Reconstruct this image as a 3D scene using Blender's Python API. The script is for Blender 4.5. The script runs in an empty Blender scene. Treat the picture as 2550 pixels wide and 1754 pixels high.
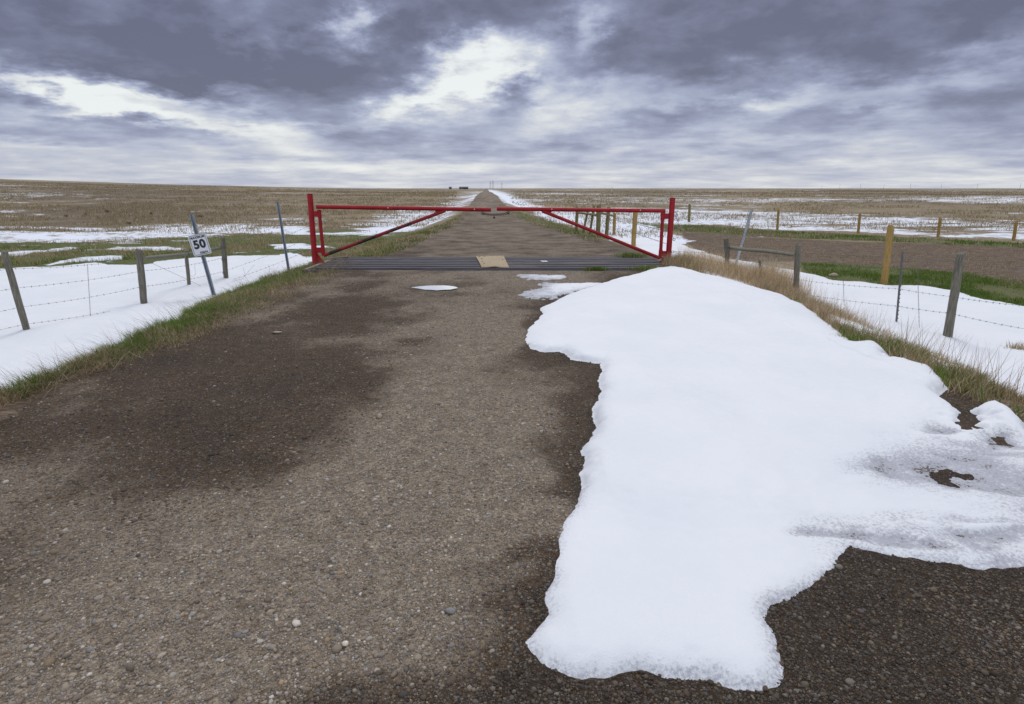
import bpy, math, random
import numpy as np
from mathutils import Vector
random.seed(7); rng = np.random.default_rng(7)
S = bpy.context.scene
COL = S.collection
R = math.radians

# ------------------------------------------------------------------ camera
F_PX, PITCH, CAM_H = 1500.0, math.atan(0.272), 1.6
cam = bpy.data.objects.new('camera', bpy.data.cameras.new('camera'))
COL.objects.link(cam)
cam.data.sensor_width = 36; cam.data.lens = 36*F_PX/2550
cam.data.clip_start = .05; cam.data.clip_end = 30000
cam.location = (0, 0, CAM_H); cam.rotation_euler = (math.pi/2-PITCH, 0, 0)
S.camera = cam
S.view_settings.view_transform = 'Standard'; S.view_settings.look = 'None'
S.view_settings.gamma = 1; S.view_settings.exposure = 0.0
S.view_settings.use_curve_mapping = False

SUN_EL, SUN_AZ = R(50), R(8)           # azimuth measured from +Y towards +X

# ------------------------------------------------------------------ node helper
class NT:
    def __init__(s, tree):
        s.t = tree; s.n = tree.nodes; s.l = tree.links; s.n.clear()
    def node(s, typ, ins=None, **kw):
        n = s.n.new(typ)
        for k, v in kw.items(): setattr(n, k, v)
        for k, v in (ins or {}).items():
            if hasattr(v, 'links') or isinstance(v, bpy.types.NodeSocket): s.l.new(v, n.inputs[k])
            else: n.inputs[k].default_value = v
        return n
    def m(s, op, a, b=0.0, c=0.0, clamp=False):
        n = s.n.new('ShaderNodeMath'); n.operation = op; n.use_clamp = clamp
        for i, v in enumerate((a, b, c)):
            if isinstance(v, bpy.types.NodeSocket): s.l.new(v, n.inputs[i])
            else: n.inputs[i].default_value = v
        return n.outputs[0]
    def mr(s, v, a, b, c=0., d=1., smooth=True):
        n = s.n.new('ShaderNodeMapRange'); n.clamp = True
        if smooth: n.interpolation_type = 'SMOOTHSTEP'
        s.l.new(v, n.inputs['Value'])
        for k, q in (('From Min', a), ('From Max', b), ('To Min', c), ('To Max', d)): n.inputs[k].default_value = q
        return n.outputs[0]
    def mix(s, f, a, b, blend='MIX'):
        n = s.n.new('ShaderNodeMix'); n.data_type = 'RGBA'; n.blend_type = blend
        for i, v in ((0, f), (6, a), (7, b)):
            if isinstance(v, bpy.types.NodeSocket): s.l.new(v, n.inputs[i])
            elif i == 0: n.inputs[0].default_value = v
            else: n.inputs[i].default_value = (*v, 1) if len(v) == 3 else v
        return n.outputs[2]
    def noise(s, vec, scale, detail=4, rough=.55, dist=0.):
        n = s.node('ShaderNodeTexNoise', {'Scale': scale, 'Detail': detail, 'Roughness': rough, 'Distortion': dist})
        if vec is not None: s.l.new(vec, n.inputs['Vector'])
        return n.outputs[0]
    def ramp(s, f, stops):
        n = s.n.new('ShaderNodeValToRGB'); cr = n.color_ramp
        while len(cr.elements) < len(stops): cr.elements.new(.5)
        for e, (p, c) in zip(cr.elements, stops): e.position = p; e.color = (*c, 1)
        s.l.new(f, n.inputs[0]); return n.outputs[0]
    def attr(s, name):
        n = s.n.new('ShaderNodeAttribute'); n.attribute_name = name; return n
    def pos(s): return s.n.new('ShaderNodeNewGeometry').outputs['Position']
    def scale(s, v, xyz):
        n = s.node('ShaderNodeMapping', {'Scale': xyz}); s.l.new(v, n.inputs['Vector']); return n.outputs[0]

def dirpix(xd, yd):
    """direction in the world of a spot of the photograph, given on its 2320 px wide view"""
    u = xd*1.09914-1275; v = yd*1.09914-877
    c, s_ = math.cos(PITCH), math.sin(PITCH)
    return np.array([u, F_PX*c - v*s_, -(v*c + F_PX*s_)])

# ------------------------------------------------------------------ world: Nishita sky behind a broken cloud deck
w = bpy.data.worlds.new('World'); S.world = w; w.use_nodes = True
W = NT(w.node_tree)
sky = W.node('ShaderNodeTexSky', sky_type='NISHITA', sun_disc=False, sun_elevation=SUN_EL, sun_rotation=SUN_AZ)
tc = W.node('ShaderNodeTexCoord').outputs['Generated']
sp = W.node('ShaderNodeSeparateXYZ', {0: tc}).outputs
hl = W.m('SQRT', W.m('ADD', W.m('MULTIPLY', sp[0], sp[0]), W.m('MULTIPLY', sp[1], sp[1])))
el = W.m('DIVIDE', sp[2], W.m('MAXIMUM', hl, .001))
az = W.m('ARCTAN2', sp[0], sp[1])
elp = W.m('MAXIMUM', el, 0.)
den = W.m('ADD', elp, .065)
cu = W.m('MULTIPLY', az, 4.2)
cv = W.m('MULTIPLY', W.m('LOGARITHM', den, math.e), 2.3)
def lay(z, kv=1.): return W.node('ShaderNodeCombineXYZ', {0: cu, 1: W.m('MULTIPLY', cv, kv), 2: z}).outputs[0]
pv = lay(3.1)
n_big = W.noise(pv, .8, 2, .5, .2)
n_mid = W.noise(lay(7.7), 1.9, 9, .56, .25)
n_ed = W.noise(lay(1.4), 5.5, 8, .58, .0)
n_fine = W.noise(lay(5.2, 1.7), 3.2, 8, .58, .1)
# billows: rounded lumps with darker creases
vb = W.node('ShaderNodeTexVoronoi', {'Vector': W.node('ShaderNodeVectorMath', {0: pv, 1: W.node('ShaderNodeTexNoise', {'Vector': pv, 'Scale': 3.0, 'Detail': 6., 'Roughness': .6}).outputs[1]}, operation='ADD').outputs[0], 'Scale': 2.2, 'Smoothness': .8}, feature='SMOOTH_F1').outputs[0]
# wobble the outlines of the openings
wn = W.node('ShaderNodeTexNoise', {'Vector': pv, 'Scale': 2.2, 'Detail': 9, 'Roughness': .60}).outputs[1]
ws = W.node('ShaderNodeSeparateXYZ', {0: wn}).outputs
azw = W.m('ADD', az, W.m('MULTIPLY', W.m('SUBTRACT', ws[0], .5), .22))
elw = W.m('ADD', elp, W.m('MULTIPLY', W.m('SUBTRACT', ws[1], .5), W.m('MULTIPLY', den, .55)))
# density by elevation: pale at the horizon, dark deck above
D = W.ramp(W.m('MULTIPLY', elp, 3.2), [(0, (.30,)*3), (.06, (.36,)*3), (.20, (.52,)*3), (.36, (.64,)*3), (.52, (.76,)*3), (.66, (.83,)*3), (.9, (.86,)*3)])
D = W.m('ADD', D, W.m('MULTIPLY', W.m('SUBTRACT', n_mid, .5), W.mr(elp, .0, .05, .50, .95)))
D = W.m('ADD', D, W.m('MULTIPLY', W.m('SUBTRACT', n_fine, .5), W.mr(elp, .04, .22, .42, .20)))
D = W.m('ADD', D, W.m('MULTIPLY', W.m('SUBTRACT', n_ed, .5), .20))
D = W.m('SUBTRACT', D, .035)
D = W.m('ADD', D, W.m('MULTIPLY', W.m('SUBTRACT', n_big, .5), .30))
D = W.m('ADD', D, W.m('MULTIPLY', W.m('SUBTRACT', vb, .45), W.mr(elp, .02, .12, .10, .25)))
# openings (and thicker masses, negative) in the deck: x, y, half width, half height, tilt in degrees, amount
BL = [(30, 185, 90, 16, 8, .58), (200, 225, 95, 32, 4, .62), (330, 265, 90, 14, 6, .30), (440, 240, 130, 16, 8, .34), (540, 288, 120, 14, 6, .50), (600, 325, 140, 14, 2, .34), (280, 200, 80, 10, 4, .3), (100, 255, 90, 10, 0, .18), (30, 325, 80, 9, 4, .22),
      (820, 50, 46, 42, 20, .72), (1130, 130, 130, 50, -8, .60), (1010, 215, 115, 40, -10, .66), (1085, 165, 110, 60, 0, .55),
      (900, 245, 60, 17, -14, .50), (1290, 235, 95, 45, 10, .44), (1345, 62, 50, 40, -28, .50), (1400, 185, 130, 40, 0, .36),
      (1235, 270, 60, 30, 0, .30), (1120, 305, 120, 14, 0, .15),
      (1790, 210, 85, 32, -18, .34), (1930, 205, 240, 28, -8, .26), (1650, 185, 110, 18, -8, .18), (2240, 160, 160, 26, -8, .24),
      (1680, 235, 160, 18, 4, .20), (1960, 250, 60, 14, -15, .2), (2150, 290, 300, 40, -2, .10), (700, 285, 60, 8, 0, .22),
      (540, 60, 60, 20, 0, .16), (700, 70, 100, 30, 0, .14), (650, 215, 60, 14, 0, .25),
      (560, 375, 330, 15, 1, .16), (1050, 382, 500, 12, 0, .14), (300, 345, 260, 10, 2, .12),
      (1170, 215, 55, 26, 10, -.55), (60, 218, 60, 14, 5, -.38), (700, 170, 420, 45, 3, -.25), (1700, 290, 700, 40, 0, -.06), (400, 175, 160, 9, 6, -.25), (1500, 95, 320, 75, 0, -.12),
      (2150, 90, 330, 80, -4, -.22), (250, 95, 420, 80, 4, -.22), (1000, 50, 140, 55, -15, -.30), (1050, 338, 180, 24, 0, -.05),
      (1600, 255, 150, 12, 0, -.14), (300, 288, 170, 11, 5, -.20), (850, 330, 130, 20, 0, -.06), (1480, 150, 180, 30, 0, -.15)]
mod = W.m('MAXIMUM', W.m('ADD', -.40, W.m('ADD', W.m('MULTIPLY', n_mid, 1.9), W.m('MULTIPLY', n_fine, .9))), 0.)
for (bx, by, rx, ry, tilt, amt) in BL:
    d0 = dirpix(bx, by); a0 = math.atan2(d0[0], d0[1]); hl0 = math.hypot(d0[0], d0[1]); e0 = d0[2]/hl0
    k = 1.09914/F_PX
    sx, sy = rx*k, ry*k; c_, s_ = math.cos(R(-tilt)), math.sin(R(-tilt))
    dx = W.m('SUBTRACT', azw, a0); dy = W.m('SUBTRACT', elw, e0)
    p = W.m('ADD', W.m('MULTIPLY', dx, c_/sx), W.m('MULTIPLY', dy, s_/sx))
    q = W.m('ADD', W.m('MULTIPLY', dx, -s_/sy), W.m('MULTIPLY', dy, c_/sy))
    g = W.m('EXPONENT', W.m('MULTIPLY', W.m('ADD', W.m('MULTIPLY', p, p), W.m('MULTIPLY', q, q)), -.8))
    D = W.m('SUBTRACT', D, W.m('MULTIPLY', g, W.m('MULTIPLY', mod, amt*.86)) if amt > 0 else W.m('MULTIPLY', g, amt))
cloud = W.ramp(D, [(0, (.86, .89, .89)), (.13, (.76, .785, .80)), (.27, (.58, .61, .69)), (.42, (.43, .47, .61)), (.58, (.30, .33, .47)), (.76, (.20, .214, .315)), (1, (.130, .136, .208))])
# overhead and behind the viewer: unseen sky, set bright to light the ground
up = W.mr(el, .34, .75, 0, 1); back = W.mr(sp[1], .15, -.5, 0, 1)
thin = W.m('MAXIMUM', up, back)
cloud = W.mix(thin, cloud, (.76, .80, .90))
cloud10 = W.mix(1.0, cloud, (10, 10, 10), 'MULTIPLY')
cover = .93
col = W.mix(cover, sky.outputs[0], cloud10)
bg = W.node('ShaderNodeBackground', {'Color': col, 'Strength': .1})
out = W.node('ShaderNodeOutputWorld'); W.l.new(bg.outputs[0], out.inputs[0])

sun = bpy.data.objects.new('sun', bpy.data.lights.new('sun', 'SUN')); COL.objects.link(sun)
sun.data.energy = 1.1; sun.data.angle = R(18); sun.data.color = (1, .965, .93)
sv = Vector((math.sin(SUN_AZ)*math.cos(SUN_EL), math.cos(SUN_AZ)*math.cos(SUN_EL), math.sin(SUN_EL)))
sun.rotation_euler = sv.to_track_quat('Z', 'Y').to_euler(); sun.location = (0, 0, 40)

# ------------------------------------------------------------------ noise and terrain in numpy
def _h(ix, iy, sd):
    n = (ix.astype(np.int64)*374761393 + iy.astype(np.int64)*668265263 + sd*974634777) & 0xffffffff
    n = ((n ^ (n >> 13))*1274126177) & 0xffffffff
    return ((n ^ (n >> 16)) & 0xffff)/65535.0
def vn(x, y, sd=0):
    x = np.asarray(x, float); y = np.asarray(y, float)
    ix, iy = np.floor(x), np.floor(y); fx, fy = x-ix, y-iy
    fx = fx*fx*(3-2*fx); fy = fy*fy*(3-2*fy)
    a, b, c, d = _h(ix, iy, sd), _h(ix+1, iy, sd), _h(ix, iy+1, sd), _h(ix+1, iy+1, sd)
    return (a*(1-fx)+b*fx)*(1-fy)+(c*(1-fx)+d*fx)*fy - .5
def fbm(x, y, sd=0, oc=4):
    t = 0; a = 1.
    for i in range(oc):
        t = t + a*vn(x*2**i+17.3*i, y*2**i-9.1*i, sd+i); a *= .5
    return t
def ss(a, b, x):
    t = np.clip((x-a)/(b-a), 0, 1); return t*t*(3-2*t)
def xc(y): return -.0424*y + .10
def w_left(y):  return np.interp(y, [0, 8, 13, 14.5, 22, 27, 40, 100], [3.75, 3.6, 3.15, 2.75, 2.35, 1.9, 1.75, 1.8])
def w_right(y): return np.interp(y, [0, 8, 13, 15, 21, 24, 28, 40, 100], [3.7, 3.8, 3.9, 3.9, 3.4, 2.9, 2.1, 1.9, 2.0])
def lat(x, y):                         # how far outside the road, in metres
    o = x-xc(y); return np.where(o < 0, -o-w_left(y), o-w_right(y))
def far_z(x, y):
    r = np.hypot(x, y)
    z = 1.1*fbm(x/160., y/160., 5, 3)*ss(60, 400, r) + .10*fbm(x/7., y/7., 9, 3)*ss(3, 12, r)
    t = np.clip((-x/np.maximum(y, 1.)-.20)/.62, 0, 1.15)*(y > 0)
    return z + t*.0150*np.clip(r-130, 0, 900)
def road_base(x, y): return .25*fbm(x*0+3, y/60., 21, 2)*ss(60, 120, y)*(1-ss(200, 900, y))*4
def terr(x, y):
    x = np.asarray(x, float); y = np.asarray(y, float)
    s = lat(x, y)
    depth = np.interp(y, [0, 30, 60, 150], [.52, .50, .42, .3])
    z = -depth*ss(-.1, 2.3, s)
    k = ss(.8, 4, s)
    return z + k*far_z(x, y) + .03*fbm(x/.6, y/.6, 3, 3)*ss(0, .6, s) + road_base(x, y)
GX0, GX1, GY0, GY1 = -4.12, 3.32, 12.28, 14.25     # cattle guard pit

def gp(xd, yd, dz=0.):
    d = dirpix(xd, yd); z = 0.
    for i in range(60):
        t = (CAM_H-z)/max(-d[2], 1e-3); x, y = d[0]*t, d[1]*t
        z = .5*z + .5*(float(terr(x, y))+dz)
    t = (CAM_H-z)/max(-d[2], 1e-3)
    return Vector((d[0]*t, d[1]*t, z))
def at_depth(xd, yd, y):
    d = dirpix(xd, yd); t = y/d[1]; return Vector((d[0]*t, y, CAM_H+d[2]*t))

def sdf(poly, px, py):                 # signed distance, positive inside
    poly = np.array(poly, float); n = len(poly)
    best = np.full(px.shape, 1e18); ins = np.zeros(px.shape, bool)
    for i in range(n):
        ax, ay = poly[i]; bx, by = poly[(i+1) % n]
        ex, ey = bx-ax, by-ay
        t = np.clip(((px-ax)*ex+(py-ay)*ey)/(ex*ex+ey*ey+1e-12), 0, 1)
        best = np.minimum(best, (px-ax-t*ex)**2+(py-ay-t*ey)**2)
        if ay != by:
            c = ((ay > py) != (by > py)) & (px < (bx-ax)*(py-ay)/(by-ay)+ax); ins ^= c
    return np.where(ins, 1, -1)*np.sqrt(best)
def wpoly(pts): return [tuple(gp(*p)[:2]) for p in pts]
def lp(x, y):                          # angle and log distance, so that a far outline is feathered like a near one
    y = np.maximum(y, .3); return x/y, np.log(y)
def lsdf(pts, x, y):
    wp = [lp(np.array(a), np.array(b)) for a, b in wpoly(pts)]
    wp = [(float(a), float(b)) for a, b in wp]
    u, v = lp(x, y); return sdf(wp, u, v)

# ------------------------------------------------------------------ object helpers
def mesh_np(name, v, f, mat, parent=None, smooth=True, attrs=None):
    me = bpy.data.meshes.new(name); v = np.asarray(v, np.float32); f = np.asarray(f, np.int32)
    me.vertices.add(len(v)); me.vertices.foreach_set('co', v.ravel())
    k = f.shape[1]; me.loops.add(f.size); me.loops.foreach_set('vertex_index', f.ravel())
    me.polygons.add(len(f)); me.polygons.foreach_set('loop_start', np.arange(0, f.size, k, dtype=np.int32))
    me.update(calc_edges=True)
    if smooth: me.polygons.foreach_set('use_smooth', np.ones(len(f), bool))
    for an, av in (attrs or {}).items():
        av = np.asarray(av, np.float32)
        if av.ndim == 1: me.attributes.new(an, 'FLOAT', 'POINT').data.foreach_set('value', av)
        else:
            a4 = np.ones((len(av), 4), np.float32); a4[:, :3] = av
            me.attributes.new(an, 'FLOAT_COLOR', 'POINT').data.foreach_set('color', a4.ravel())
    me.materials.append(mat); me.validate()
    o = bpy.data.objects.new(name, me); COL.objects.link(o)
    if parent: o.parent = parent
    return o
def tag(o, label=None, cat=None, group=None, kind=None):
    if label: o['label'] = label
    if cat: o['category'] = cat
    if group: o['group'] = group
    if kind: o['kind'] = kind
    return o
def thing(name, label, cat, group=None, loc=(0, 0, 0)):
    o = bpy.data.objects.new(name, None); COL.objects.link(o); o.location = loc; o.empty_display_size = .1
    bpy.context.view_layer.update()
    return tag(o, label, cat, group)
class MB:
    def __init__(s): s.v = []; s.f = []
    def tube(s, pts, r, n=8, cap=True, wob=0.):
        pts = [Vector(p) for p in pts]; rs = r if isinstance(r, (list, tuple)) else [r]*len(pts)
        rings = []; prev = None
        for i, p in enumerate(pts):
            t = (pts[min(i+1, len(pts)-1)]-pts[max(i-1, 0)]).normalized()
            a = Vector((0, 0, 1)) if abs(t.z) < .9 else Vector((1, 0, 0))
            if prev is None: x = t.cross(a).normalized()
            else: x = (prev-t*prev.dot(t)).normalized()
            prev = x; y = t.cross(x); b = len(s.v)
            for k in range(n):
                an = 2*math.pi*k/n; q = rs[i]*(1+wob*(math.sin(an*2+i*.7)+.6*math.sin(an*3+1.3+i*.4)+random.uniform(-.5, .5)))
                s.v.append(p+x*math.cos(an)*q+y*math.sin(an)*q)
            rings.append(b)
        for a, b in zip(rings, rings[1:]):
            for k in range(n): s.f.append((a+k, a+(k+1) % n, b+(k+1) % n, b+k))
        if cap:
            s.f.append(tuple(rings[0]+k for k in range(n))[::-1]); s.f.append(tuple(rings[-1]+k for k in range(n)))
        return s
    def box(s, c, size, ax=None):
        c = Vector(c); X, Y, Z = ax or (Vector((1, 0, 0)), Vector((0, 1, 0)), Vector((0, 0, 1))); b = len(s.v)
        for k in range(8):
            s.v.append(c+X*size[0]*(.5 if k & 1 else -.5)+Y*size[1]*(.5 if k & 2 else -.5)+Z*size[2]*(.5 if k & 4 else -.5))
        for q in ((0, 2, 3, 1), (4, 5, 7, 6), (0, 1, 5, 4), (2, 6, 7, 3), (0, 4, 6, 2), (1, 3, 7, 5)): s.f.append(tuple(b+i for i in q))
        return s
    def ring(s, c, nrm, R0, r, n=14, m=6, stretch=1.):
        c = Vector(c); nrm = Vector(nrm).normalized(); a = nrm.orthogonal().normalized(); bb = nrm.cross(a)
        pts = []
        base = len(s.v)
        for i in range(n):
            an = 2*math.pi*i/n; rad = a*math.cos(an)*stretch+bb*math.sin(an); cen = c+rad*R0; rr = rad.normalized()
            for j in range(m):
                t = 2*math.pi*j/m; s.v.append(cen+rr*math.cos(t)*r+nrm*math.sin(t)*r)
        for i in range(n):
            for j in range(m):
                s.f.append((base+i*m+j, base+((i+1) % n)*m+j, base+((i+1) % n)*m+(j+1) % m, base+i*m+(j+1) % m))
        return s
    def build(s, name, mat, parent=None, bevel=0., smooth=True):
        me = bpy.data.meshes.new(name)
        off = Vector((0, 0, 0)); pa = parent
        while pa is not None: off = off+pa.location; pa = pa.parent
        me.from_pydata([tuple(Vector(v)-off) for v in s.v], [], s.f); me.materials.append(mat)
        if smooth:
            me.polygons.foreach_set('use_smooth', np.ones(len(me.polygons), bool))
        o = bpy.data.objects.new(name, me); COL.objects.link(o)
        if parent: o.parent = parent
        if smooth:
            me.update()
            bm_sharp(me)
        if bevel:
            m = o.modifiers.new('bevel', 'BEVEL'); m.width = bevel; m.segments = 2; m.limit_method = 'ANGLE'
        return o
def bm_sharp(me):
    import bmesh
    bm = bmesh.new(); bm.from_mesh(me); bmesh.ops.recalc_face_normals(bm, faces=bm.faces)
    for e in bm.edges:
        if len(e.link_faces) == 2 and e.calc_face_angle(0) > R(42): e.smooth = False
    bm.to_mesh(me); bm.free()

# ------------------------------------------------------------------ materials
def mat(name):
    m = bpy.data.materials.new(name); m.use_nodes = True; T = NT(m.node_tree)
    b = T.node('ShaderNodeBsdfPrincipled'); o = T.node('ShaderNodeOutputMaterial'); T.l.new(b.outputs[0], o.inputs[0])
    return m, T, b
def setin(T, b, **kw):
    nm = {'color': 'Base Color', 'rough': 'Roughness', 'metal': 'Metallic', 'normal': 'Normal', 'spec': 'Specular IOR Level'}
    for k, v in kw.items():
        s = b.inputs[nm[k]]
        if isinstance(v, bpy.types.NodeSocket): T.l.new(v, s)
        else: s.default_value = (*v, 1) if isinstance(v, tuple) else v
def bump(T, h, strength=1., dist=.01):
    return T.node('ShaderNodeBump', {'Height': h, 'Strength': strength, 'Distance': dist}).outputs[0]

def gravel_nodes(T, P, wet):
    """colour, height and roughness of packed gravel"""
    v1 = T.node('ShaderNodeTexVoronoi', {'Vector': P, 'Scale': 85., 'Randomness': 1.}); v2 = T.node('ShaderNodeTexVoronoi', {'Vector': P, 'Scale': 200.})
    g1 = T.node('ShaderNodeSeparateColor', {0: v1.outputs['Color']}).outputs; g2 = T.node('ShaderNodeSeparateColor', {0: v2.outputs['Color']}).outputs
    big = T.noise(P, 1.3, 5, .62); mid = T.noise(P, 9., 5, .65); fine = T.noise(P, 420., 3, .7)
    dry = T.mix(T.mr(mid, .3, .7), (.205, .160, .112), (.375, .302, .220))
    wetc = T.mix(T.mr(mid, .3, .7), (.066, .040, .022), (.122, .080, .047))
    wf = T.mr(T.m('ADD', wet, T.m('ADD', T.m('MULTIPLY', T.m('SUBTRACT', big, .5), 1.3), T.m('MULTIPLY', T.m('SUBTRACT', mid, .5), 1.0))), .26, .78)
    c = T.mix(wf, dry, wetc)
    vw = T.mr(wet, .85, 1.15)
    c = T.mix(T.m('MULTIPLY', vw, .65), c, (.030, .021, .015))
    stone = T.ramp(g1[0], [(0, (.16, .17, .20)), (.16, (.34, .29, .24)), (.3, (.62, .50, .38)), (.42, (.45, .46, .50)), (.55, (.42, .30, .20)), (.7, (.60, .57, .54)), (.85, (.30, .25, .24)), (.96, (1.0, .95, .88))])
    stone2 = T.ramp(g2[1], [(0, (.2, .17, .15)), (.5, (.45, .38, .31)), (.85, (.55, .50, .45)), (1, (1., .94, .84))])
    is1 = T.m('MULTIPLY', T.mr(g1[1], .45, .55), T.mr(v1.outputs['Distance'], .55, .38))
    is2 = T.m('MULTIPLY', T.mr(g2[0], .35, .45), T.mr(v2.outputs['Distance'], .6, .4))
    dark = T.mix(wf, (.62, .62, .62), (.27, .26, .25))
    c = T.mix(T.m('MULTIPLY', is2, .55), c, T.mix(1., stone2, dark, 'MULTIPLY'))
    c = T.mix(T.m('MULTIPLY', is1, .85), c, T.mix(1., stone, dark, 'MULTIPLY'))
    c = T.mix(1., c, T.ramp(fine, [(.25, (.60, .60, .60)), (.75, (1.36, 1.36, 1.36))]), 'MULTIPLY')
    c = T.mix(1., c, T.ramp(T.noise(P, 42., 4, .75), [(.32, (.52, .51, .50)), (.68, (1.46, 1.46, 1.46))]), 'MULTIPLY')
    h = T.m('ADD', T.m('MULTIPLY', is1, .55), T.m('ADD', T.m('MULTIPLY', is2, .25), T.m('MULTIPLY', fine, .25)))
    h = T.m('ADD', h, T.m('MULTIPLY', mid, .8))
    ro = T.m('SUBTRACT', .95, T.m('MULTIPLY', wf, .18))
    return c, h, ro, wf

M = {}
m, T, b = mat('gravel'); P = T.pos()
c, h, ro, _ = gravel_nodes(T, P, T.attr('wet').outputs['Fac'])  # 'wet' holds damp plus the near-edge vignette shade
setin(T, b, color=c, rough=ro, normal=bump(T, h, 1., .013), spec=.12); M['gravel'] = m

m, T, b = mat('pebble'); c = T.attr('Col').outputs['Color']; P = T.pos()
n = T.noise(P, 260, 3, .6)
setin(T, b, color=T.mix(1., c, T.ramp(n, [(.2, (.7, .7, .7)), (.8, (1.25, 1.25, 1.25))]), 'MULTIPLY'), rough=.8, spec=.25, normal=bump(T, n, .3, .002)); M['pebble'] = m

def snow_nodes(T, P):
    n1 = T.noise(P, 1.1, 4, .5); n2 = T.noise(P, 150., 4, .7); n3 = T.noise(P, 14., 4, .6)
    c = T.mix(T.mr(n1, .3, .7), (.775, .790, .825), (.815, .825, .855))
    h = T.m('ADD', T.m('MULTIPLY', n2, .3), T.m('MULTIPLY', n3, .7))
    return c, h, n2
m, T, b = mat('snow'); P = T.pos(); c, h, n2 = snow_nodes(T, P)
thin = T.attr('thin').outputs['Fac']
gc, gh, gr, _ = gravel_nodes(T, P, T.node('ShaderNodeValue').outputs[0])
n4 = T.noise(T.scale(P, (1, 1, 1)), 62., 5, .75); n5 = T.noise(P, 6., 4, .6)
tf = T.m('ADD', T.m('MULTIPLY', thin, T.m('ADD', .10, T.m('MULTIPLY', n5, 1.6))), T.m('MULTIPLY', T.m('SUBTRACT', n4, .5), 2.2))
spk = T.m('MULTIPLY', T.mr(tf, 1.04, 1.22), T.mr(thin, .02, .3))
sh = T.m('MULTIPLY', T.mr(tf, .25, .85), T.mr(thin, .02, .35))
c = T.mix(T.m('MULTIPLY', sh, .66), c, (.31, .31, .36))
setin(T, b, color=T.mix(spk, c, (.10, .078, .058)), rough=.6, spec=.25, normal=bump(T, T.m('ADD', h, T.m('MULTIPLY', T.m('MULTIPLY', n4, thin), 2.)), .55, .010))
b.inputs['Subsurface Weight'].default_value = 0.0
M['snow'] = m

# open land: dry prairie, green grass, ploughed soil, snow cover
m, T, b = mat('prairie'); P = T.pos()
A = T.attr('cover').outputs['Color']; a = T.node('ShaderNodeSeparateColor', {0: A}).outputs    # snow, green, soil
P1 = T.scale(P, (1, 1.0, 1))
nb = T.noise(T.scale(P, (.8, .35, 1)), .012, 13, .76); nm = T.noise(P, .55, 6, .65, .4); nf = T.noise(P, 9., 5, .7); nff = T.noise(P, 70., 4, .7)
tan = T.mix(T.mr(nm, .3, .7), (.185, .145, .095), (.300, .240, .160))
tan = T.mix(T.mr(nb, .45, .55), tan, (.125, .096, .066))
tan = T.mix(T.m('MULTIPLY', T.mr(T.noise(T.scale(P, (.6, .5, 1)), .02, 12, .77), .48, .58), .8), tan, (.36, .29, .19))
tan = T.mix(T.m('MULTIPLY', T.mr(nf, .35, .7), .5), tan, (.34, .27, .18))
green = T.mix(T.mr(nf, .3, .7), (.075, .095, .030), (.150, .165, .060))
green = T.mix(T.mr(nm, .45, .75), green, (.20, .165, .10))
soil = T.mix(T.mr(nf, .3, .7), (.085, .060, .043), (.165, .120, .088))
soil = T.mix(T.m('MULTIPLY', T.mr(T.noise(T.scale(P, (1.2, 5, 1)), 3.0, 6, .75), .46, .64), .75), soil, (.30, .23, .16))
c = T.mix(T.mr(T.m('ADD', a[1], T.m('MULTIPLY', T.m('SUBTRACT', nm, .5), .7)), .38, .62), tan, green)
c = T.mix(T.mr(T.m('ADD', a[2], T.m('MULTIPLY', T.m('SUBTRACT', T.noise(P, 2.2, 7, .7), .5), 1.1)), .42, .58), c, soil)
c = T.mix(1., c, T.ramp(nff, [(.25, (.62, .62, .62)), (.75, (1.35, 1.35, 1.35))]), 'MULTIPLY')
ns = T.noise(T.scale(P, (.55, 1.25, 1)), .42, 9, .62, .3); nsb = T.noise(T.scale(P, (.8, .5, 1)), .014, 13, .78, .2)
nst = T.noise(P, 3.2, 5, .7)
sm = T.m('ADD', a[0], T.m('ADD', T.m('MULTIPLY', T.m('SUBTRACT', ns, .5), 1.3), T.m('MULTIPLY', T.m('SUBTRACT', nsb, .5), 2.1)))
sm = T.m('ADD', sm, T.m('MULTIPLY', T.m('SUBTRACT', nst, .5), .45))
sf = T.mr(sm, .50, .58)
stub = T.m('MULTIPLY', T.mr(T.noise(T.scale(P, (1, .6, 1)), 2.6, 7, .78), .48, .60), .85)   # stubble standing through the snow
sc = T.mix(T.m('MULTIPLY', stub, T.mr(a[0], .80, .62)), (.80, .83, .90), (.30, .25, .18))
c = T.mix(sf, c, sc)
setin(T, b, color=c, rough=.95, spec=.15, normal=bump(T, T.m('ADD', T.m('MULTIPLY', nf, T.m('SUBTRACT', 1.2, sf)), T.m('MULTIPLY', nff, .3)), .6, .05)); M['prairie'] = m

m, T, b = mat('blades'); c = T.attr('Col').outputs['Color']
setin(T, b, color=c, rough=.8, spec=.15)
tr = T.node('ShaderNodeBsdfTranslucent'); T.l.new(c, tr.inputs[0]); mx = T.node('ShaderNodeMixShader', {0: .25})
T.l.new(b.outputs[0], mx.inputs[1]); T.l.new(tr.outputs[0], mx.inputs[2])
T.l.new(mx.outputs[0], [n for n in T.n if n.type == 'OUTPUT_MATERIAL'][0].inputs[0]); M['blades'] = m

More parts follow.
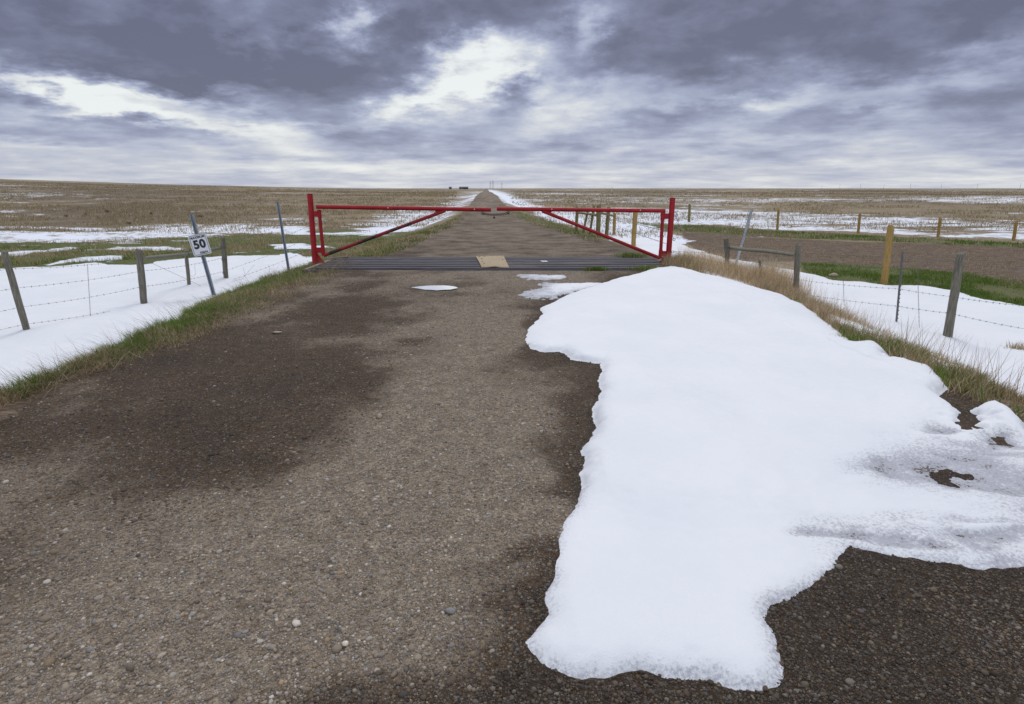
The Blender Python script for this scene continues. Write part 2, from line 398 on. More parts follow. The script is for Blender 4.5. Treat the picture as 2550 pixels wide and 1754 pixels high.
m, T, b = mat('red_paint'); P = T.pos()
n = T.noise(P, 6, 5, .65); n2 = T.noise(P, 40, 5, .7); chip = T.mr(T.m('ADD', T.m('MULTIPLY', n2, .7), T.m('MULTIPLY', n, .5)), .75, .79)
c = T.mix(T.mr(n, .3, .7), (.27, .004, .009), (.38, .007, .014))
c = T.mix(T.m('MULTIPLY', chip, .75), c, (.16, .09, .08))
c = T.mix(T.m('MULTIPLY', T.mr(T.noise(P, 14, 4, .7), .66, .72), .35), c, (.42, .18, .17))
setin(T, b, color=c, rough=T.m('ADD', .42, T.m('MULTIPLY', n2, .25)), spec=.4, normal=bump(T, n2, .25, .003)); M['red'] = m
m, T, b = mat('worn_red_paint'); P = T.pos()
n = T.noise(P, 3.4, 4, .55, .3); n2 = T.noise(P, 30, 5, .7); pz_ = T.node('ShaderNodeSeparateXYZ', {0: P}).outputs[2]
f = T.mr(T.m('ADD', T.m('SUBTRACT', n, T.mr(pz_, .70, 1.05, 0, .3)), T.m('MULTIPLY', T.m('SUBTRACT', n2, .5), .35)), .49, .53)
c = T.mix(f, T.mix(n2, (.22, .004, .010), (.32, .015, .022)), (.020, .014, .013))
c = T.mix(T.m('MULTIPLY', T.mr(T.noise(P, 22, 4, .7), .62, .68), .6), c, (.34, .12, .11))
setin(T, b, color=c, rough=.6, normal=bump(T, n2, .4, .003)); M['red_worn'] = m

def simple(name, c1, c2, scale=20., rough=.6, metal=0., bs=.3, stretch=(1, 1, 1), c3=None, bd=.003):
    m, T, b = mat(name); P = T.node('ShaderNodeTexCoord').outputs['Object']; P = T.scale(P, stretch)
    n = T.noise(P, scale, 6, .68, .2); c = T.mix(T.mr(n, .3, .7), c1, c2)
    if c3: c = T.mix(T.mr(T.noise(P, scale*.3, 5, .7), .56, .66), c, c3)
    setin(T, b, color=c, rough=rough, metal=metal, normal=bump(T, n, bs, bd)); M[name] = m
simple('grey_wood', (.085, .080, .062), (.235, .215, .170), 16, .9, bs=.8, stretch=(4, 4, .35), c3=(.14, .145, .10), bd=.006)
simple('yellow_wood', (.27, .165, .045), (.42, .28, .085), 14, .85, bs=.4, stretch=(3, 3, .4), c3=(.30, .22, .10))
simple('olive_wood', (.13, .11, .045), (.24, .20, .09), 14, .9, bs=.4, stretch=(3, 3, .4))
simple('rail_wood', (.12, .115, .085), (.25, .235, .185), 12, .9, bs=.7, stretch=(.4, 4, 4), c3=(.13, .14, .09), bd=.005)
simple('galvanised', (.17, .20, .245), (.30, .33, .38), 30, .5, .25, stretch=(1, 1, .3))
simple('galvanised_light', (.36, .39, .43), (.50, .53, .58), 24, .5, .25, stretch=(1, 1, .3))
simple('wire', (.10, .095, .10), (.20, .19, .20), 60, .55, .5)
simple('dark_steel', (.035, .030, .030), (.085, .07, .065), 50, .6, .4)
simple('guard_rail', (.034, .030, .036), (.072, .064, .074), 9, .72, .0, stretch=(.25, 2, 2), c3=(.15, .12, .11))
simple('sill_concrete', (.20, .17, .14), (.34, .30, .25), 12, .9)
simple('plywood', (.34, .26, .155), (.44, .345, .22), 8, .85, stretch=(3, .6, 1), c3=(.40, .33, .23))
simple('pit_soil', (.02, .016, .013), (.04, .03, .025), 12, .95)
simple('tin', (.42, .41, .40), (.52, .50, .49), 12, .6)
simple('sign_white', (.62, .64, .69), (.70, .71, .75), 5, .45, bs=.02)
simple('sign_black', (.010, .012, .022), (.016, .018, .03), 10, .5, bs=.02)
simple('stone', (.30, .24, .18), (.46, .38, .29), 30, .9)
simple('farm_wall', (.06, .055, .06), (.09, .08, .085), 2, .8)
simple('farm_roof', (.075, .078, .09), (.11, .11, .12), 2, .7)
simple('bush_twigs', (.10, .075, .050), (.19, .14, .09), 10, .95)
simple('reflector', (.62, .55, .45), (.78, .72, .6), 30, .4)
m, T, b = mat('sky_white_water'); P = T.pos()
setin(T, b, color=(.74, .75, .77), rough=.06, spec=1.0, normal=bump(T, T.noise(P, 25, 2, .5), .02, .002)); M['sky_white_water'] = m; b.inputs['IOR'].default_value = 1.6  # near-white base colour paints in the reflection of the bright cloud
m, T, b = mat('slush'); P = T.pos(); nn = T.noise(P, 30, 4, .6)
setin(T, b, color=T.mix(nn, (.50, .50, .53), (.66, .67, .71)), rough=.25, spec=.8); M['slush'] = m

# ------------------------------------------------------------------ ground sheet
nr, rmin, rmax = 640, .4, 9000.
rr = rmin*(rmax/rmin)**(np.arange(nr)/(nr-1))
ang = np.concatenate([np.linspace(-54, 54, 620), np.linspace(56, 304, 90)])*math.pi/180
na = len(ang)
Rg, Ag = np.meshgrid(rr, ang, indexing='ij'); gx, gy = Rg*np.sin(Ag), Rg*np.cos(Ag)
gz = terr(gx, gy)
s_out = lat(gx, gy)
gz = gz - .05*(1-ss(-.35, .15, s_out))*(gy > -4) 
inpit = (gx > GX0-.02) & (gx < GX1+.02) & (gy > GY0-.1) & (gy < GY1+.05)
gz = np.where(inpit, np.minimum(gz, -.62), gz)

SNOWFIELD_L = [(-900, 1250), (-300, 1030), (0, 905), (100, 872), (160, 850), (200, 828), (240, 806), (290, 782), (340, 757), (400, 735), (450, 708), (495, 676), (545, 652), (600, 630),
               (650, 617), (700, 600), (722, 588), (700, 572), (640, 570), (600, 578), (540, 580), (470, 588), (380, 590), (300, 604), (220, 598), (150, 606), (0, 612), (-500, 640), (-900, 700)]
SNOWFIELD_R = [(1170, 462), (1200, 478), (1250, 500), (1330, 522), (1400, 543), (1440, 556), (1480, 578), (1520, 606), (1560, 612), (1600, 628), (1680, 650), (1740, 668), (1800, 696), (1850, 715), (1930, 752),
               (2000, 785), (2080, 812), (2160, 845), (2240, 868), (2320, 905), (2600, 1010), (3100, 1200), (3100, 800), (2600, 722), (2320, 702), (2240, 688), (2170, 668), (2080, 655), (1990, 652), (1900, 640),
               (1800, 615), (1740, 606), (1640, 588), (1570, 565), (1520, 545), (1470, 520), (1430, 512), (1380, 500), (1320, 490), (1290, 475)]
def cover(x, y):
    def msk(poly, fe=.03): return ss(-fe, fe, lsdf(poly, x, y))
    u, v = lp(x, y); r = np.hypot(x, y)
    left = x < xc(y)
    snow = np.where(left, np.interp(r, [0, 20, 45, 60, 120, 400, 1500, 3000], [.2, .30, .27, .30, .33, .31, .28, .42]), np.interp(r, [0, 20, 40, 75, 130, 400, 900, 1500, 3000], [.1, .3, .42, .46, .40, .42, .33, .30, .42]))
    def put(arr, poly, val, fe=.03):
        k = msk(poly, fe); return arr*(1-k)+val*k
    snow = put(snow, [(-600, 505), (0, 512), (250, 514), (420, 505), (560, 498), (700, 488), (850, 505), (900, 520), (780, 535), (700, 532), (560, 530), (430, 540), (150, 548), (0, 552), (-600, 560)], .52)
    snow = put(snow, [(-600, 470), (0, 490), (400, 488), (700, 470), (700, 484), (550, 495), (300, 506), (0, 508), (-600, 500)], .20)
    snow = put(snow, [(1094, 434), (1088, 446), (1062, 462), (1035, 479), (1001, 502), (946, 520), (864, 533), (800, 535), (832, 509), (910, 487), (964, 472), (1015, 466), (1060, 450), (1085, 438)], .86, .06)
    snow = put(snow, [(820, 488), (900, 478), (1010, 458), (1040, 452), (1030, 460), (960, 476), (880, 495)], .6, .015)
    snow = put(snow, [(1106, 430), (1118, 440), (1150, 460), (1200, 478), (1250, 500), (1350, 525), (1480, 575), (1560, 545), (1430, 505), (1330, 482), (1230, 470), (1170, 455), (1130, 438)], .98, .02)
    snow = put(snow, [(1240, 480), (1300, 470), (1500, 474), (1800, 482), (2320, 500), (3000, 530), (3000, 580), (2320, 548), (2100, 536), (1750, 520), (1560, 508), (1400, 503), (1300, 494)], .68, .03)
    snow = put(snow, [(1700, 463), (1900, 459), (2320, 463), (3000, 470), (3000, 495), (2320, 482), (2000, 478), (1850, 474), (1750, 470)], .18, .012)
    snow = put(snow, [(1250, 464), (1500, 462), (1560, 466), (1500, 470), (1300, 472)], .15, .012)
    snow = put(snow, [(1500, 452), (1800, 450), (2320, 451), (3000, 454), (3000, 464), (2320, 461), (1900, 458), (1600, 457)], .58, .012)
    snow = put(snow, [(1200, 429.5), (2320, 430.5), (3200, 431), (3200, 446), (2320, 444), (1500, 440), (1200, 437)], .34, .05)
    for pc_ in ([(0, 532), (120, 530), (232, 535), (225, 545), (80, 544), (0, 546)], [(314, 517), (420, 512), (520, 510), (612, 516), (604, 530), (500, 533), (400, 528), (330, 526)], [(619, 520), (700, 519), (720, 530), (640, 531)], [(180, 527), (250, 529), (240, 538), (190, 537)],
               [(250, 563), (320, 560), (330, 572), (262, 573)], [(325, 558), (405, 560), (398, 568), (335, 569)], [(-60, 574), (46, 573), (30, 584), (-60, 586)], [(62, 568), (112, 566), (108, 574), (66, 576)], [(590, 558), (690, 556), (680, 566), (600, 568)], [(150, 586), (280, 578), (290, 590), (160, 596)]):
        k_ = ss(-.03, .03, lsdf(pc_, x+1.6*fbm(x/1.6, y/2.2, 131, 4), y*(1+.10*fbm(x/2., y/2., 133, 4)))); snow = snow*(1-k_)+.80*k_
    green = np.zeros_like(x) + np.where(left, .18, .15)
    green = put(green, [(-600, 545), (0, 548), (200, 550), (430, 530), (640, 535), (740, 520), (860, 520), (1000, 512), (1060, 478), (1085, 450), (1098, 436), (1095, 440), (1085, 490), (1050, 520), (900, 560), (840, 590), (720, 600), (640, 575), (300, 606), (0, 612), (-600, 640)], .85, .04)
    green = put(green, [(1108, 436), (1125, 455), (1160, 480), (1240, 500), (1400, 545), (1340, 540), (1240, 515), (1150, 490), (1118, 460)], .80, .03)
    green = put(green, [(1400, 500), (1560, 508), (1760, 523), (1950, 533), (2320, 552), (3000, 590), (3000, 610), (2320, 562), (1950, 545), (1760, 538), (1560, 526), (1450, 518)], .95, .02)
    green = put(green, [(1810, 592), (1900, 597), (2020, 603), (2180, 615), (2320, 640), (3000, 700), (3000, 800), (2320, 706), (2200, 690), (2100, 665), (1900, 645), (1820, 622)], 1., .02)
    green = put(green, [(-600, 900), (0, 925), (160, 868), (300, 820), (500, 745), (700, 655), (790, 605), (740, 590), (500, 660), (300, 760), (0, 880)], .8, .03)
    soil = np.zeros_like(x)
    soil = put(soil, [(1545, 526), (1620, 530), (1760, 540), (1950, 549), (2100, 552), (2320, 562), (3000, 612), (3000, 700), (2320, 642), (2180, 617), (2020, 605), (1900, 598), (1810, 594), (1700, 592), (1640, 584), (1580, 566), (1548, 548)], 1., .012)
    # verges below the snow and bare soil beside the road
    s = lat(x, y)
    soil = np.maximum(soil, (1-ss(.15, .5, s))*(y < 30))
    snow = np.where((s < 2.5) & (y < 16), np.minimum(snow, .05), snow)
    dl = np.maximum(lsdf(SNOWFIELD_L, x, y), lsdf(SNOWFIELD_R, x, y))
    snow = np.where((dl > .02) & (y < 60), 1., snow)
    return np.stack([snow, green, soil], -1)
cv_ = cover(gx.ravel(), gy.ravel())
vv = np.stack([gx, gy, gz], -1).reshape(-1, 3)
i, j = np.meshgrid(np.arange(nr-1), np.arange(na), indexing='ij'); j2 = (j+1) % na
ff = np.stack([i*na+j, i*na+j2, (i+1)*na+j2, (i+1)*na+j], -1).reshape(-1, 4)[:, ::-1]
ground = mesh_np('ground', vv, ff, M['prairie'], attrs={'cover': cv_}); tag(ground, kind='structure')

# ------------------------------------------------------------------ gravel road (two stretches, either side of the cattle guard)
PATCH = [(1478, 611), (1440, 622), (1395, 632), (1345, 650), (1290, 668), (1245, 690), (1224, 697), (1231, 712), (1214, 730), (1198, 748), (1192, 770), (1203, 790), (1235, 798), (1270, 796), (1298, 814),
         (1340, 821), (1364, 822), (1369, 838), (1359, 862), (1367, 885), (1352, 915), (1346, 940), (1353, 965), (1338, 1000), (1316, 1020), (1326, 1040), (1321, 1080), (1316, 1120), (1300, 1160), (1274, 1200),
         (1262, 1250), (1260, 1300), (1235, 1350), (1242, 1390), (1197, 1455), (1228, 1500), (1300, 1535), (1380, 1531), (1450, 1516), (1520, 1530), (1620, 1540), (1712, 1555), (1762, 1530), (1766, 1505), (1742, 1440), (1720, 1398),
         (1735, 1365), (1800, 1338), (1850, 1310), (1892, 1270), (1920, 1238), (1990, 1255), (2080, 1270), (2140, 1275), (2230, 1297), (2320, 1280), (2450, 1240), (2600, 1180), (2600, 1010), (2420, 1030), (2335, 1010), (2322, 975), (2300, 950), (2250, 924),
         (2215, 928), (2190, 942), (2150, 922), (2118, 900), (2140, 884), (2132, 868), (2118, 850), (2050, 828), (2010, 808), (1990, 790), (1935, 786), (1905, 762), (1850, 715), (1800, 692), (1740, 668), (1680, 650), (1600, 628), (1560, 614), (1530, 610)]
pw = wpoly(PATCH)
HOLES = [[(2178, 938), (2200, 935), (2228, 960), (2205, 978), (2178, 975), (2165, 960)], [(2240, 990), (2275, 990), (2278, 1010), (2250, 1015)], [(2108, 1075), (2150, 1062), (2190, 1078), (2160, 1095), (2170, 1108), (2130, 1100)], [(2005, 812), (2030, 808), (2045, 820), (2025, 826)]]
holes = [wpoly(h_) for h_ in HOLES]
def bl(x, y, p, sx, sy, a): return a*np.exp(-(((x-p[0])/sx)**2+((y-p[1])/sy)**2))
WB = [((600, 800), 1.7, 2.2, .40), ((820, 880), .6, .6, .30), ((560, 1020), .5, .35, .35), ((100, 1000), 1.2, .9, .35), ((100, 1500), .5, .25, .20), ((1200, 1100), .22, .6, .45), ((1150, 1400), .34, .35, .75),
      ((1130, 1560), .35, .16, .8), ((2100, 1480), 1.2, .6, 1.0), ((1100, 800), .40, 2.4, -.45), ((1000, 1020), .5, .8, -.45), ((850, 1200), .7, .5, -.40), ((650, 1350), .6, .3, -.25), ((980, 1450), .2, .14, -.3), ((1050, 1200), .2, .25, -.25)]
WBw = [(gp(*p)[:2], sx, sy, a) for p, sx, sy, a in WB]
def wetness_vignette(x, y):
    wv = .27 + .42*fbm(x/.8, y/1.1, 31, 5)
    d = sdf(pw, x, y); near = y < 30; wv = wv + .10*(1-ss(-2.6, -.7, x+.5*fbm(x/.8, y/.8, 39, 4)))*ss(3.2, 4.8, y)*(y < 13) + .16*(1-ss(-2.2, -.9, x)); wv = wv + .55*(1-ss(1.50, 1.80, y+.10*fbm(x/.25, x*0, 38, 3)))*ss(-1.1, -.5, x)  # last term is vignette shade along the near edge, added to the damp
    wv = wv + near*.70*np.exp(-np.maximum(-d, 0)/.26) + np.where(near & (x > .9) & (y < 3.2), .4, 0.)
    xw, yw = x+.9*fbm(x/.9, y/.9, 35, 4), y+.9*fbm(x/.9, y/.9, 36, 4)
    for p, sx, sy, a in WBw: wv = wv + bl(xw, yw, p, sx, sy, a)
    return np.where(y > 14, .46+.25*fbm(x/1.5, y/6., 33, 3), np.clip(wv, 0, 1.2))
def road_z(x, y): return terr(x, y)*0 + road_base(x, y) + .018*fbm(x/.9, y/1.1, 41, 4) + .006*fbm(x/.12, y/.12, 44, 3)*(y < 14) - .012*np.exp(-((x+1.2)/.5)**2) - .012*np.exp(-((x-.9)/.5)**2)
def road_part(ys, us):
    U, Y = np.meshgrid(us, ys); wl, wr = w_left(Y)+.25, w_right(Y)+.25
    X = xc(Y) + np.where(U < 0, U*wl, U*wr)
    s = lat(X, Y) + .16*fbm(X/.35, Y/.35, 51, 4) + .25*vn(X*0+1, Y/1.7, 52)
    Z = road_z(X, Y) - .10*ss(-.10, .22, s)
    ny, nu = X.shape; a, b_ = np.meshgrid(np.arange(ny-1), np.arange(nu-1), indexing='ij')
    F = np.stack([a*nu+b_, a*nu+b_+1, (a+1)*nu+b_+1, (a+1)*nu+b_], -1).reshape(-1, 4)
    return np.stack([X, Y, Z], -1).reshape(-1, 3), F
v1_, f1_ = road_part(np.concatenate([np.linspace(-6, .9, 40), np.linspace(.93, 6, 170), np.linspace(6.04, GY0-.16, 140)]), np.linspace(-1, 1, 230))
yf = GY1+.16+np.concatenate([np.linspace(0, 12, 90), 12*1.03**np.arange(1, 165)])
v2_, f2_ = road_part(yf, np.linspace(-1, 1, 90))
vr = np.concatenate([v1_, v2_]); fr = np.concatenate([f1_, f2_+len(v1_)])
road = mesh_np('road', vr, fr, M['gravel'], attrs={'wet': wetness_vignette(vr[:, 0], vr[:, 1])}); tag(road, kind='structure')

# ------------------------------------------------------------------ loose pebbles
ICO = (1+5**.5)/2
iv = np.array([(-1, ICO, 0), (1, ICO, 0), (-1, -ICO, 0), (1, -ICO, 0), (0, -1, ICO), (0, 1, ICO), (0, -1, -ICO), (0, 1, -ICO), (ICO, 0, -1), (ICO, 0, 1), (-ICO, 0, -1), (-ICO, 0, 1)])/math.sqrt(1+ICO*ICO)
ifc = [(0, 11, 5), (0, 5, 1), (0, 1, 7), (0, 7, 10), (0, 10, 11), (1, 5, 9), (5, 11, 4), (11, 10, 2), (10, 7, 6), (7, 1, 8), (3, 9, 4), (3, 4, 2), (3, 2, 6), (3, 6, 8), (3, 8, 9), (4, 9, 5), (2, 4, 11), (6, 2, 10), (8, 6, 7), (9, 8, 1)]
def subdiv(v, f):
    v = [tuple(p) for p in v]; c = {}; nf = []
    def mid(a, b_):
        k = (min(a, b_), max(a, b_))
        if k not in c:
            p = (np.array(v[a])+np.array(v[b_]))/2; p /= np.linalg.norm(p); c[k] = len(v); v.append(tuple(p))
        return c[k]
    for (a, b_, d) in f:
        x, y, z = mid(a, b_), mid(b_, d), mid(d, a); nf += [(a, x, z), (b_, y, x), (d, z, y), (x, y, z)]
    return np.array(v), nf
iv2, if2 = subdiv(iv, ifc)
PCOL = np.array([(.30, .24, .18), (.22, .18, .14), (.36, .31, .25), (.17, .17, .18), (.105, .115, .14), (.27, .24, .23), (.33, .22, .12), (.20, .145, .115), (.55, .51, .46), (.13, .10, .085), (.40, .37, .33), (.19, .15, .17), (.24, .25, .27)])
PPR = np.array([.25, .2, .10, .09, .02, .10, .02, .09, .05, .08, .07, .008, .015]); PPR /= PPR.sum()
def pebbles(name, n, size_fn, base, faces, region):
    x, y = region(n); keep = (lat(x, y) < -.05) & (y > .8) & (y < GY0-.25)
    d = sdf(pw, x, y); keep &= d < -.004
    x, y = x[keep], y[keep]; n = len(x); sz = size_fn(n, y)
    z = road_z(x, y)
    sc = np.stack([sz*rng.uniform(.8, 1.35, n), sz*rng.uniform(.7, 1.1, n), sz*rng.uniform(.42, .8, n)], -1)
    th = rng.uniform(0, 2*np.pi, n); c_, s_ = np.cos(th), np.sin(th)
    B = np.array(base)[None]*sc[:, None, :]
    B = B*(1+.16*(rng.random(B.shape)-.5)*2)
    X = B[..., 0]*c_[:, None]-B[..., 1]*s_[:, None]+x[:, None]; Y = B[..., 0]*s_[:, None]+B[..., 1]*c_[:, None]+y[:, None]
    Z = B[..., 2]+(z+sc[:, 2]*rng.uniform(-.35, .45, n))[:, None]
    V = np.stack([X, Y, Z], -1).reshape(-1, 3); k = len(base)
    Fc = (np.array(faces)[None]+(np.arange(n)*k)[:, None, None]).reshape(-1, 3)
    ci = (PCOL*.8+np.array([.2, .165, .125])*.2)[rng.choice(len(PCOL), n, p=PPR)]*rng.uniform(.7, 1.5, (n, 1))
    wt = wetness_vignette(x, y)+.4*fbm(x, y, 77, 3); kf = ss(.3, .75, wt)[:, None]
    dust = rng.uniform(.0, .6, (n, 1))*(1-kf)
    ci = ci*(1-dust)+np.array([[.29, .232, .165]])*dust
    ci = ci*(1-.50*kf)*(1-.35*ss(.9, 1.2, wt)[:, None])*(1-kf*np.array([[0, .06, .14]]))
    return mesh_np(name, V, Fc, M['pebble'], attrs={'Col': np.repeat(ci, k, axis=0)})
def fan(n):
    y = np.exp(rng.uniform(math.log(1.0), math.log(11.8), n)); x = rng.uniform(-1.05, 1.05, n)*(y+.6); return x, y
def near(n):
    y = .9+3.6*rng.random(n)**1.3; x = rng.uniform(-1.0, 1.0, n)*(y+.7); return x, y
o1 = pebbles('gravel_pebbles', 20000, lambda n, y: rng.lognormal(math.log(.0056), .40, n), iv2, if2, near)
tag(o1, kind='stuff')
o2 = pebbles('gravel_chippings', 200000, lambda n, y: np.minimum(rng.lognormal(math.log(.0032), .38, n)*(1+.13*y), .016), iv, ifc, fan)
tag(o2, kind='stuff')

# ------------------------------------------------------------------ snow lying in relief
def snow_sheet(name, x0, x1, y0, y1, step, thick, base, mask, label=None, cat=None, kind=None, edge=.08, thinf=None, cut=-.03, rag=(.05, .3)):
    xs = np.arange(x0, x1, step); ys = np.arange(y0, y1, step); X, Y = np.meshgrid(xs, ys)
    d = mask(X, Y)+rag[0]*fbm(X/rag[1], Y/rag[1], 61, 5)+.35*rag[0]*fbm(X/.035, Y/.035, 62, 2)
    prof = np.where(d > 0, 1-np.exp(-np.clip(d, 0, 9)/edge), d*1.6)
    hh = thick(X, Y)*np.maximum(prof, 0) + np.minimum(d, 0)*.55 + .004*fbm(X/.05, Y/.05, 66, 3)*ss(-.02, .03, d)
    B = base(X, Y); Z = B+hh
    keep = hh > cut
    ny, nx = X.shape; a, b_ = np.meshgrid(np.arange(ny-1), np.arange(nx-1), indexing='ij')
    F = np.stack([a*nx+b_, a*nx+b_+1, (a+1)*nx+b_+1, (a+1)*nx+b_], -1).reshape(-1, 4)
    kf = keep.ravel()[F].all(1); F = F[kf]
    used = np.unique(F); mp = -np.ones(X.size, np.int64); mp[used] = np.arange(len(used))
    V = np.stack([X, Y, Z], -1).reshape(-1, 3)[used]; F = mp[F]
    th = np.zeros(X.size) if thinf is None else thinf(X, Y, d).ravel()
    o = mesh_np(name, V, F, M['snow'], attrs={'thin': th[used]})
    return tag(o, label, cat, kind=kind)

def patch_mask(X, Y):
    d = sdf(pw, X, Y)
    Xw, Yw = X+.10*fbm(X/.07, Y/.07, 171, 4), Y+.07*fbm(X/.07, Y/.07, 175, 4)
    for h_ in holes: d = np.minimum(d, -sdf(h_, Xw, Yw))
    return d
tb = [(gp(*p)[:2], sx, sy) for p, sx, sy in [((2080, 1075), .36, .30), ((2250, 1090), .50, .50), ((2150, 1200), .5, .14), ((2230, 1270), .5, .12), ((1950, 1225), .25, .07), ((2110, 985), .14, .18), ((2270, 1020), .2, .15), ((1760, 1340), .08, .05)]]
solid = [(gp(*p)[:2], sx, sy) for p, sx, sy in [((2160, 1190), .20, .045), ((1960, 1120), .26, .10), ((2180, 1010), .24, .08), ((2020, 1190), .10, .05)]]
def thin_amt(X, Y):
    t = np.zeros_like(X); X, Y = X+.45*fbm(X/.5, Y/.35, 75, 4), Y+.22*fbm(X/.5, Y/.3, 76, 4)
    for p, sx, sy in tb: t = np.maximum(t, bl(X, Y, p, sx, sy, 1.25))
    for p, sx, sy in solid: t = t*(1-bl(X, Y, p, sx, sy, .9))
    return np.clip(t, 0, 1)
def patch_thick(X, Y):
    t = .070 + (.085-.035*ss(4, 6, Y))*fbm(X/.6, Y/.8, 71, 3) + .018*fbm(X/.22, Y/.2, 73, 3)*ss(2.2, 3.2, X)
    t = t*(1-.90*thin_amt(X, Y))+.010*fbm(X/.12, Y/.1, 74, 4)*thin_amt(X, Y)
    return np.clip(t*(.45+.55*ss(1.5, 3.4, Y)), .007, 1)
def patch_base(X, Y):
    s = lat(X, Y); return np.where(s > -.3, np.minimum(terr(X, Y)+.01, 0.02), 0.0)+.018*fbm(X/.9, Y/1.1, 41, 4)
def patch_thin(X, Y, d):
    edge = np.exp(-np.maximum(d, 0)/.045)*np.where(Y < 3.0, .62, .25)
    dh = np.max([sdf(h_, X, Y) for h_ in holes[1:3]], axis=0)
    return np.clip(np.maximum(np.maximum(thin_amt(X, Y), edge), 1.0*np.exp(np.minimum(dh, 0)/.09)), 0, 1)
snow_sheet('snow_patch', -.3, 4.9, 1.25, 6.2, .0125, patch_thick, patch_base, patch_mask, 'large white melting snow patch covering the right half of the gravel road', 'snow patch', edge=.060, thinf=patch_thin, rag=(.020, .10), cut=-.02)
a_ = bpy.data.objects['snow_patch']
def patch_far(X, Y): return patch_mask(X, Y)
xs_far = snow_sheet('snow_patch_far', -.3, 5.2, 6.17, 12.6, .025, patch_thick, patch_base, patch_mask, edge=.11, thinf=patch_thin, rag=(.035, .12), cut=-.02)
# join both densities into the one patch
import bmesh
bm = bmesh.new(); bm.from_mesh(a_.data); bm.from_mesh(xs_far.data); bm.to_mesh(a_.data); bm.free()
a_.data.polygons.foreach_set('use_smooth', np.ones(len(a_.data.polygons), bool)); bpy.data.objects.remove(xs_far)

def bank_thick(X, Y): return .07+.10*fbm(X/2.2, Y/1.6, 81, 3)+.03*fbm(X/.4, Y/.5, 83, 3)
bank_thick_ = lambda X, Y: np.clip(bank_thick(X, Y), .03, 1)
pl, pr = wpoly(SNOWFIELD_L), wpoly(SNOWFIELD_R)
snow_sheet('snow_cover', -22, -3.6, 1.5, 19, .05, bank_thick_, terr, lambda X, Y: sdf(pl, X, Y), kind='structure', edge=.10, rag=(.24, .4))
snow_sheet('snow_cover', 2.2, 22, 2.0, 26, .055, bank_thick_, terr, lambda X, Y: np.minimum(sdf(pr, X, Y), lat(X, Y)-.1), kind='structure', edge=.10, rag=(.14, .5))
# slush by the guard
SL1 = wpoly([(1165, 624), (1215, 622), (1285, 624), (1275, 632), (1235, 636), (1200, 634)])
SL2 = wpoly([(1178, 668), (1230, 645), (1250, 641), (1330, 643), (1400, 641), (1345, 652), (1300, 664), (1250, 677), (1210, 677)])
def slthin(X, Y, d): return np.clip(.85*np.exp(-np.maximum(d, 0)/.14)+.75*(1-ss(.3, 1.1, X)), 0, 1.)
snow_sheet('slush_patch', 0, 1.6, 10.3, 12.0, .02, lambda X, Y: .015+0*X, lambda X, Y: road_z(X, Y)+.003, lambda X, Y: sdf(SL1, X, Y), 'narrow icy slush streak just in front of the metal cattle guard', 'slush patch', edge=.05, thinf=slthin, rag=(.20, .22))
snow_sheet('slush_patch', 0, 2.6, 8.6, 11.4, .02, lambda X, Y: .022+0*X, lambda X, Y: road_z(X, Y)+.003, lambda X, Y: sdf(SL2, X, Y), 'speckled icy slush tongue at the far tip of the big snow patch', 'slush patch', edge=.05, thinf=slthin, rag=(.26, .25))

def puddle(poly, z0, name='puddle', mt='sky_white_water'):
    wp = wpoly(poly); cx_, cy_ = np.mean([p[0] for p in wp]), np.mean([p[1] for p in wp])
    v = [(cx_, cy_, z0)]; n = 0
    for a, b_ in zip(wp, wp[1:]+wp[:1]):
        for t in np.linspace(0, 1, 7)[:-1]:
            x, y = a[0]*(1-t)+b_[0]*t, a[1]*(1-t)+b_[1]*t; k = 1+.10*float(fbm(np.array(x*9), np.array(y*5), 91, 3))
            v.append((cx_+(x-cx_)*k, cy_+(y-cy_)*k, z0)); n += 1
    f = [(0, 1+i, 1+(i+1) % n) for i in range(n)]
    o = mesh_np(name, v, f, M[mt], smooth=False); return tag(o, kind='structure')
def top_road(poly): 
    wp = wpoly(poly); return max(float(road_z(np.array(p[0]), np.array(p[1]))) for p in wp)
PD = [(932, 652), (950, 649), (975, 647.5), (1005, 647), (1028, 649), (1036, 653), (1022, 656.5), (990, 658), (962, 656.5), (945, 654)]
puddle(PD, top_road(PD)+.004)

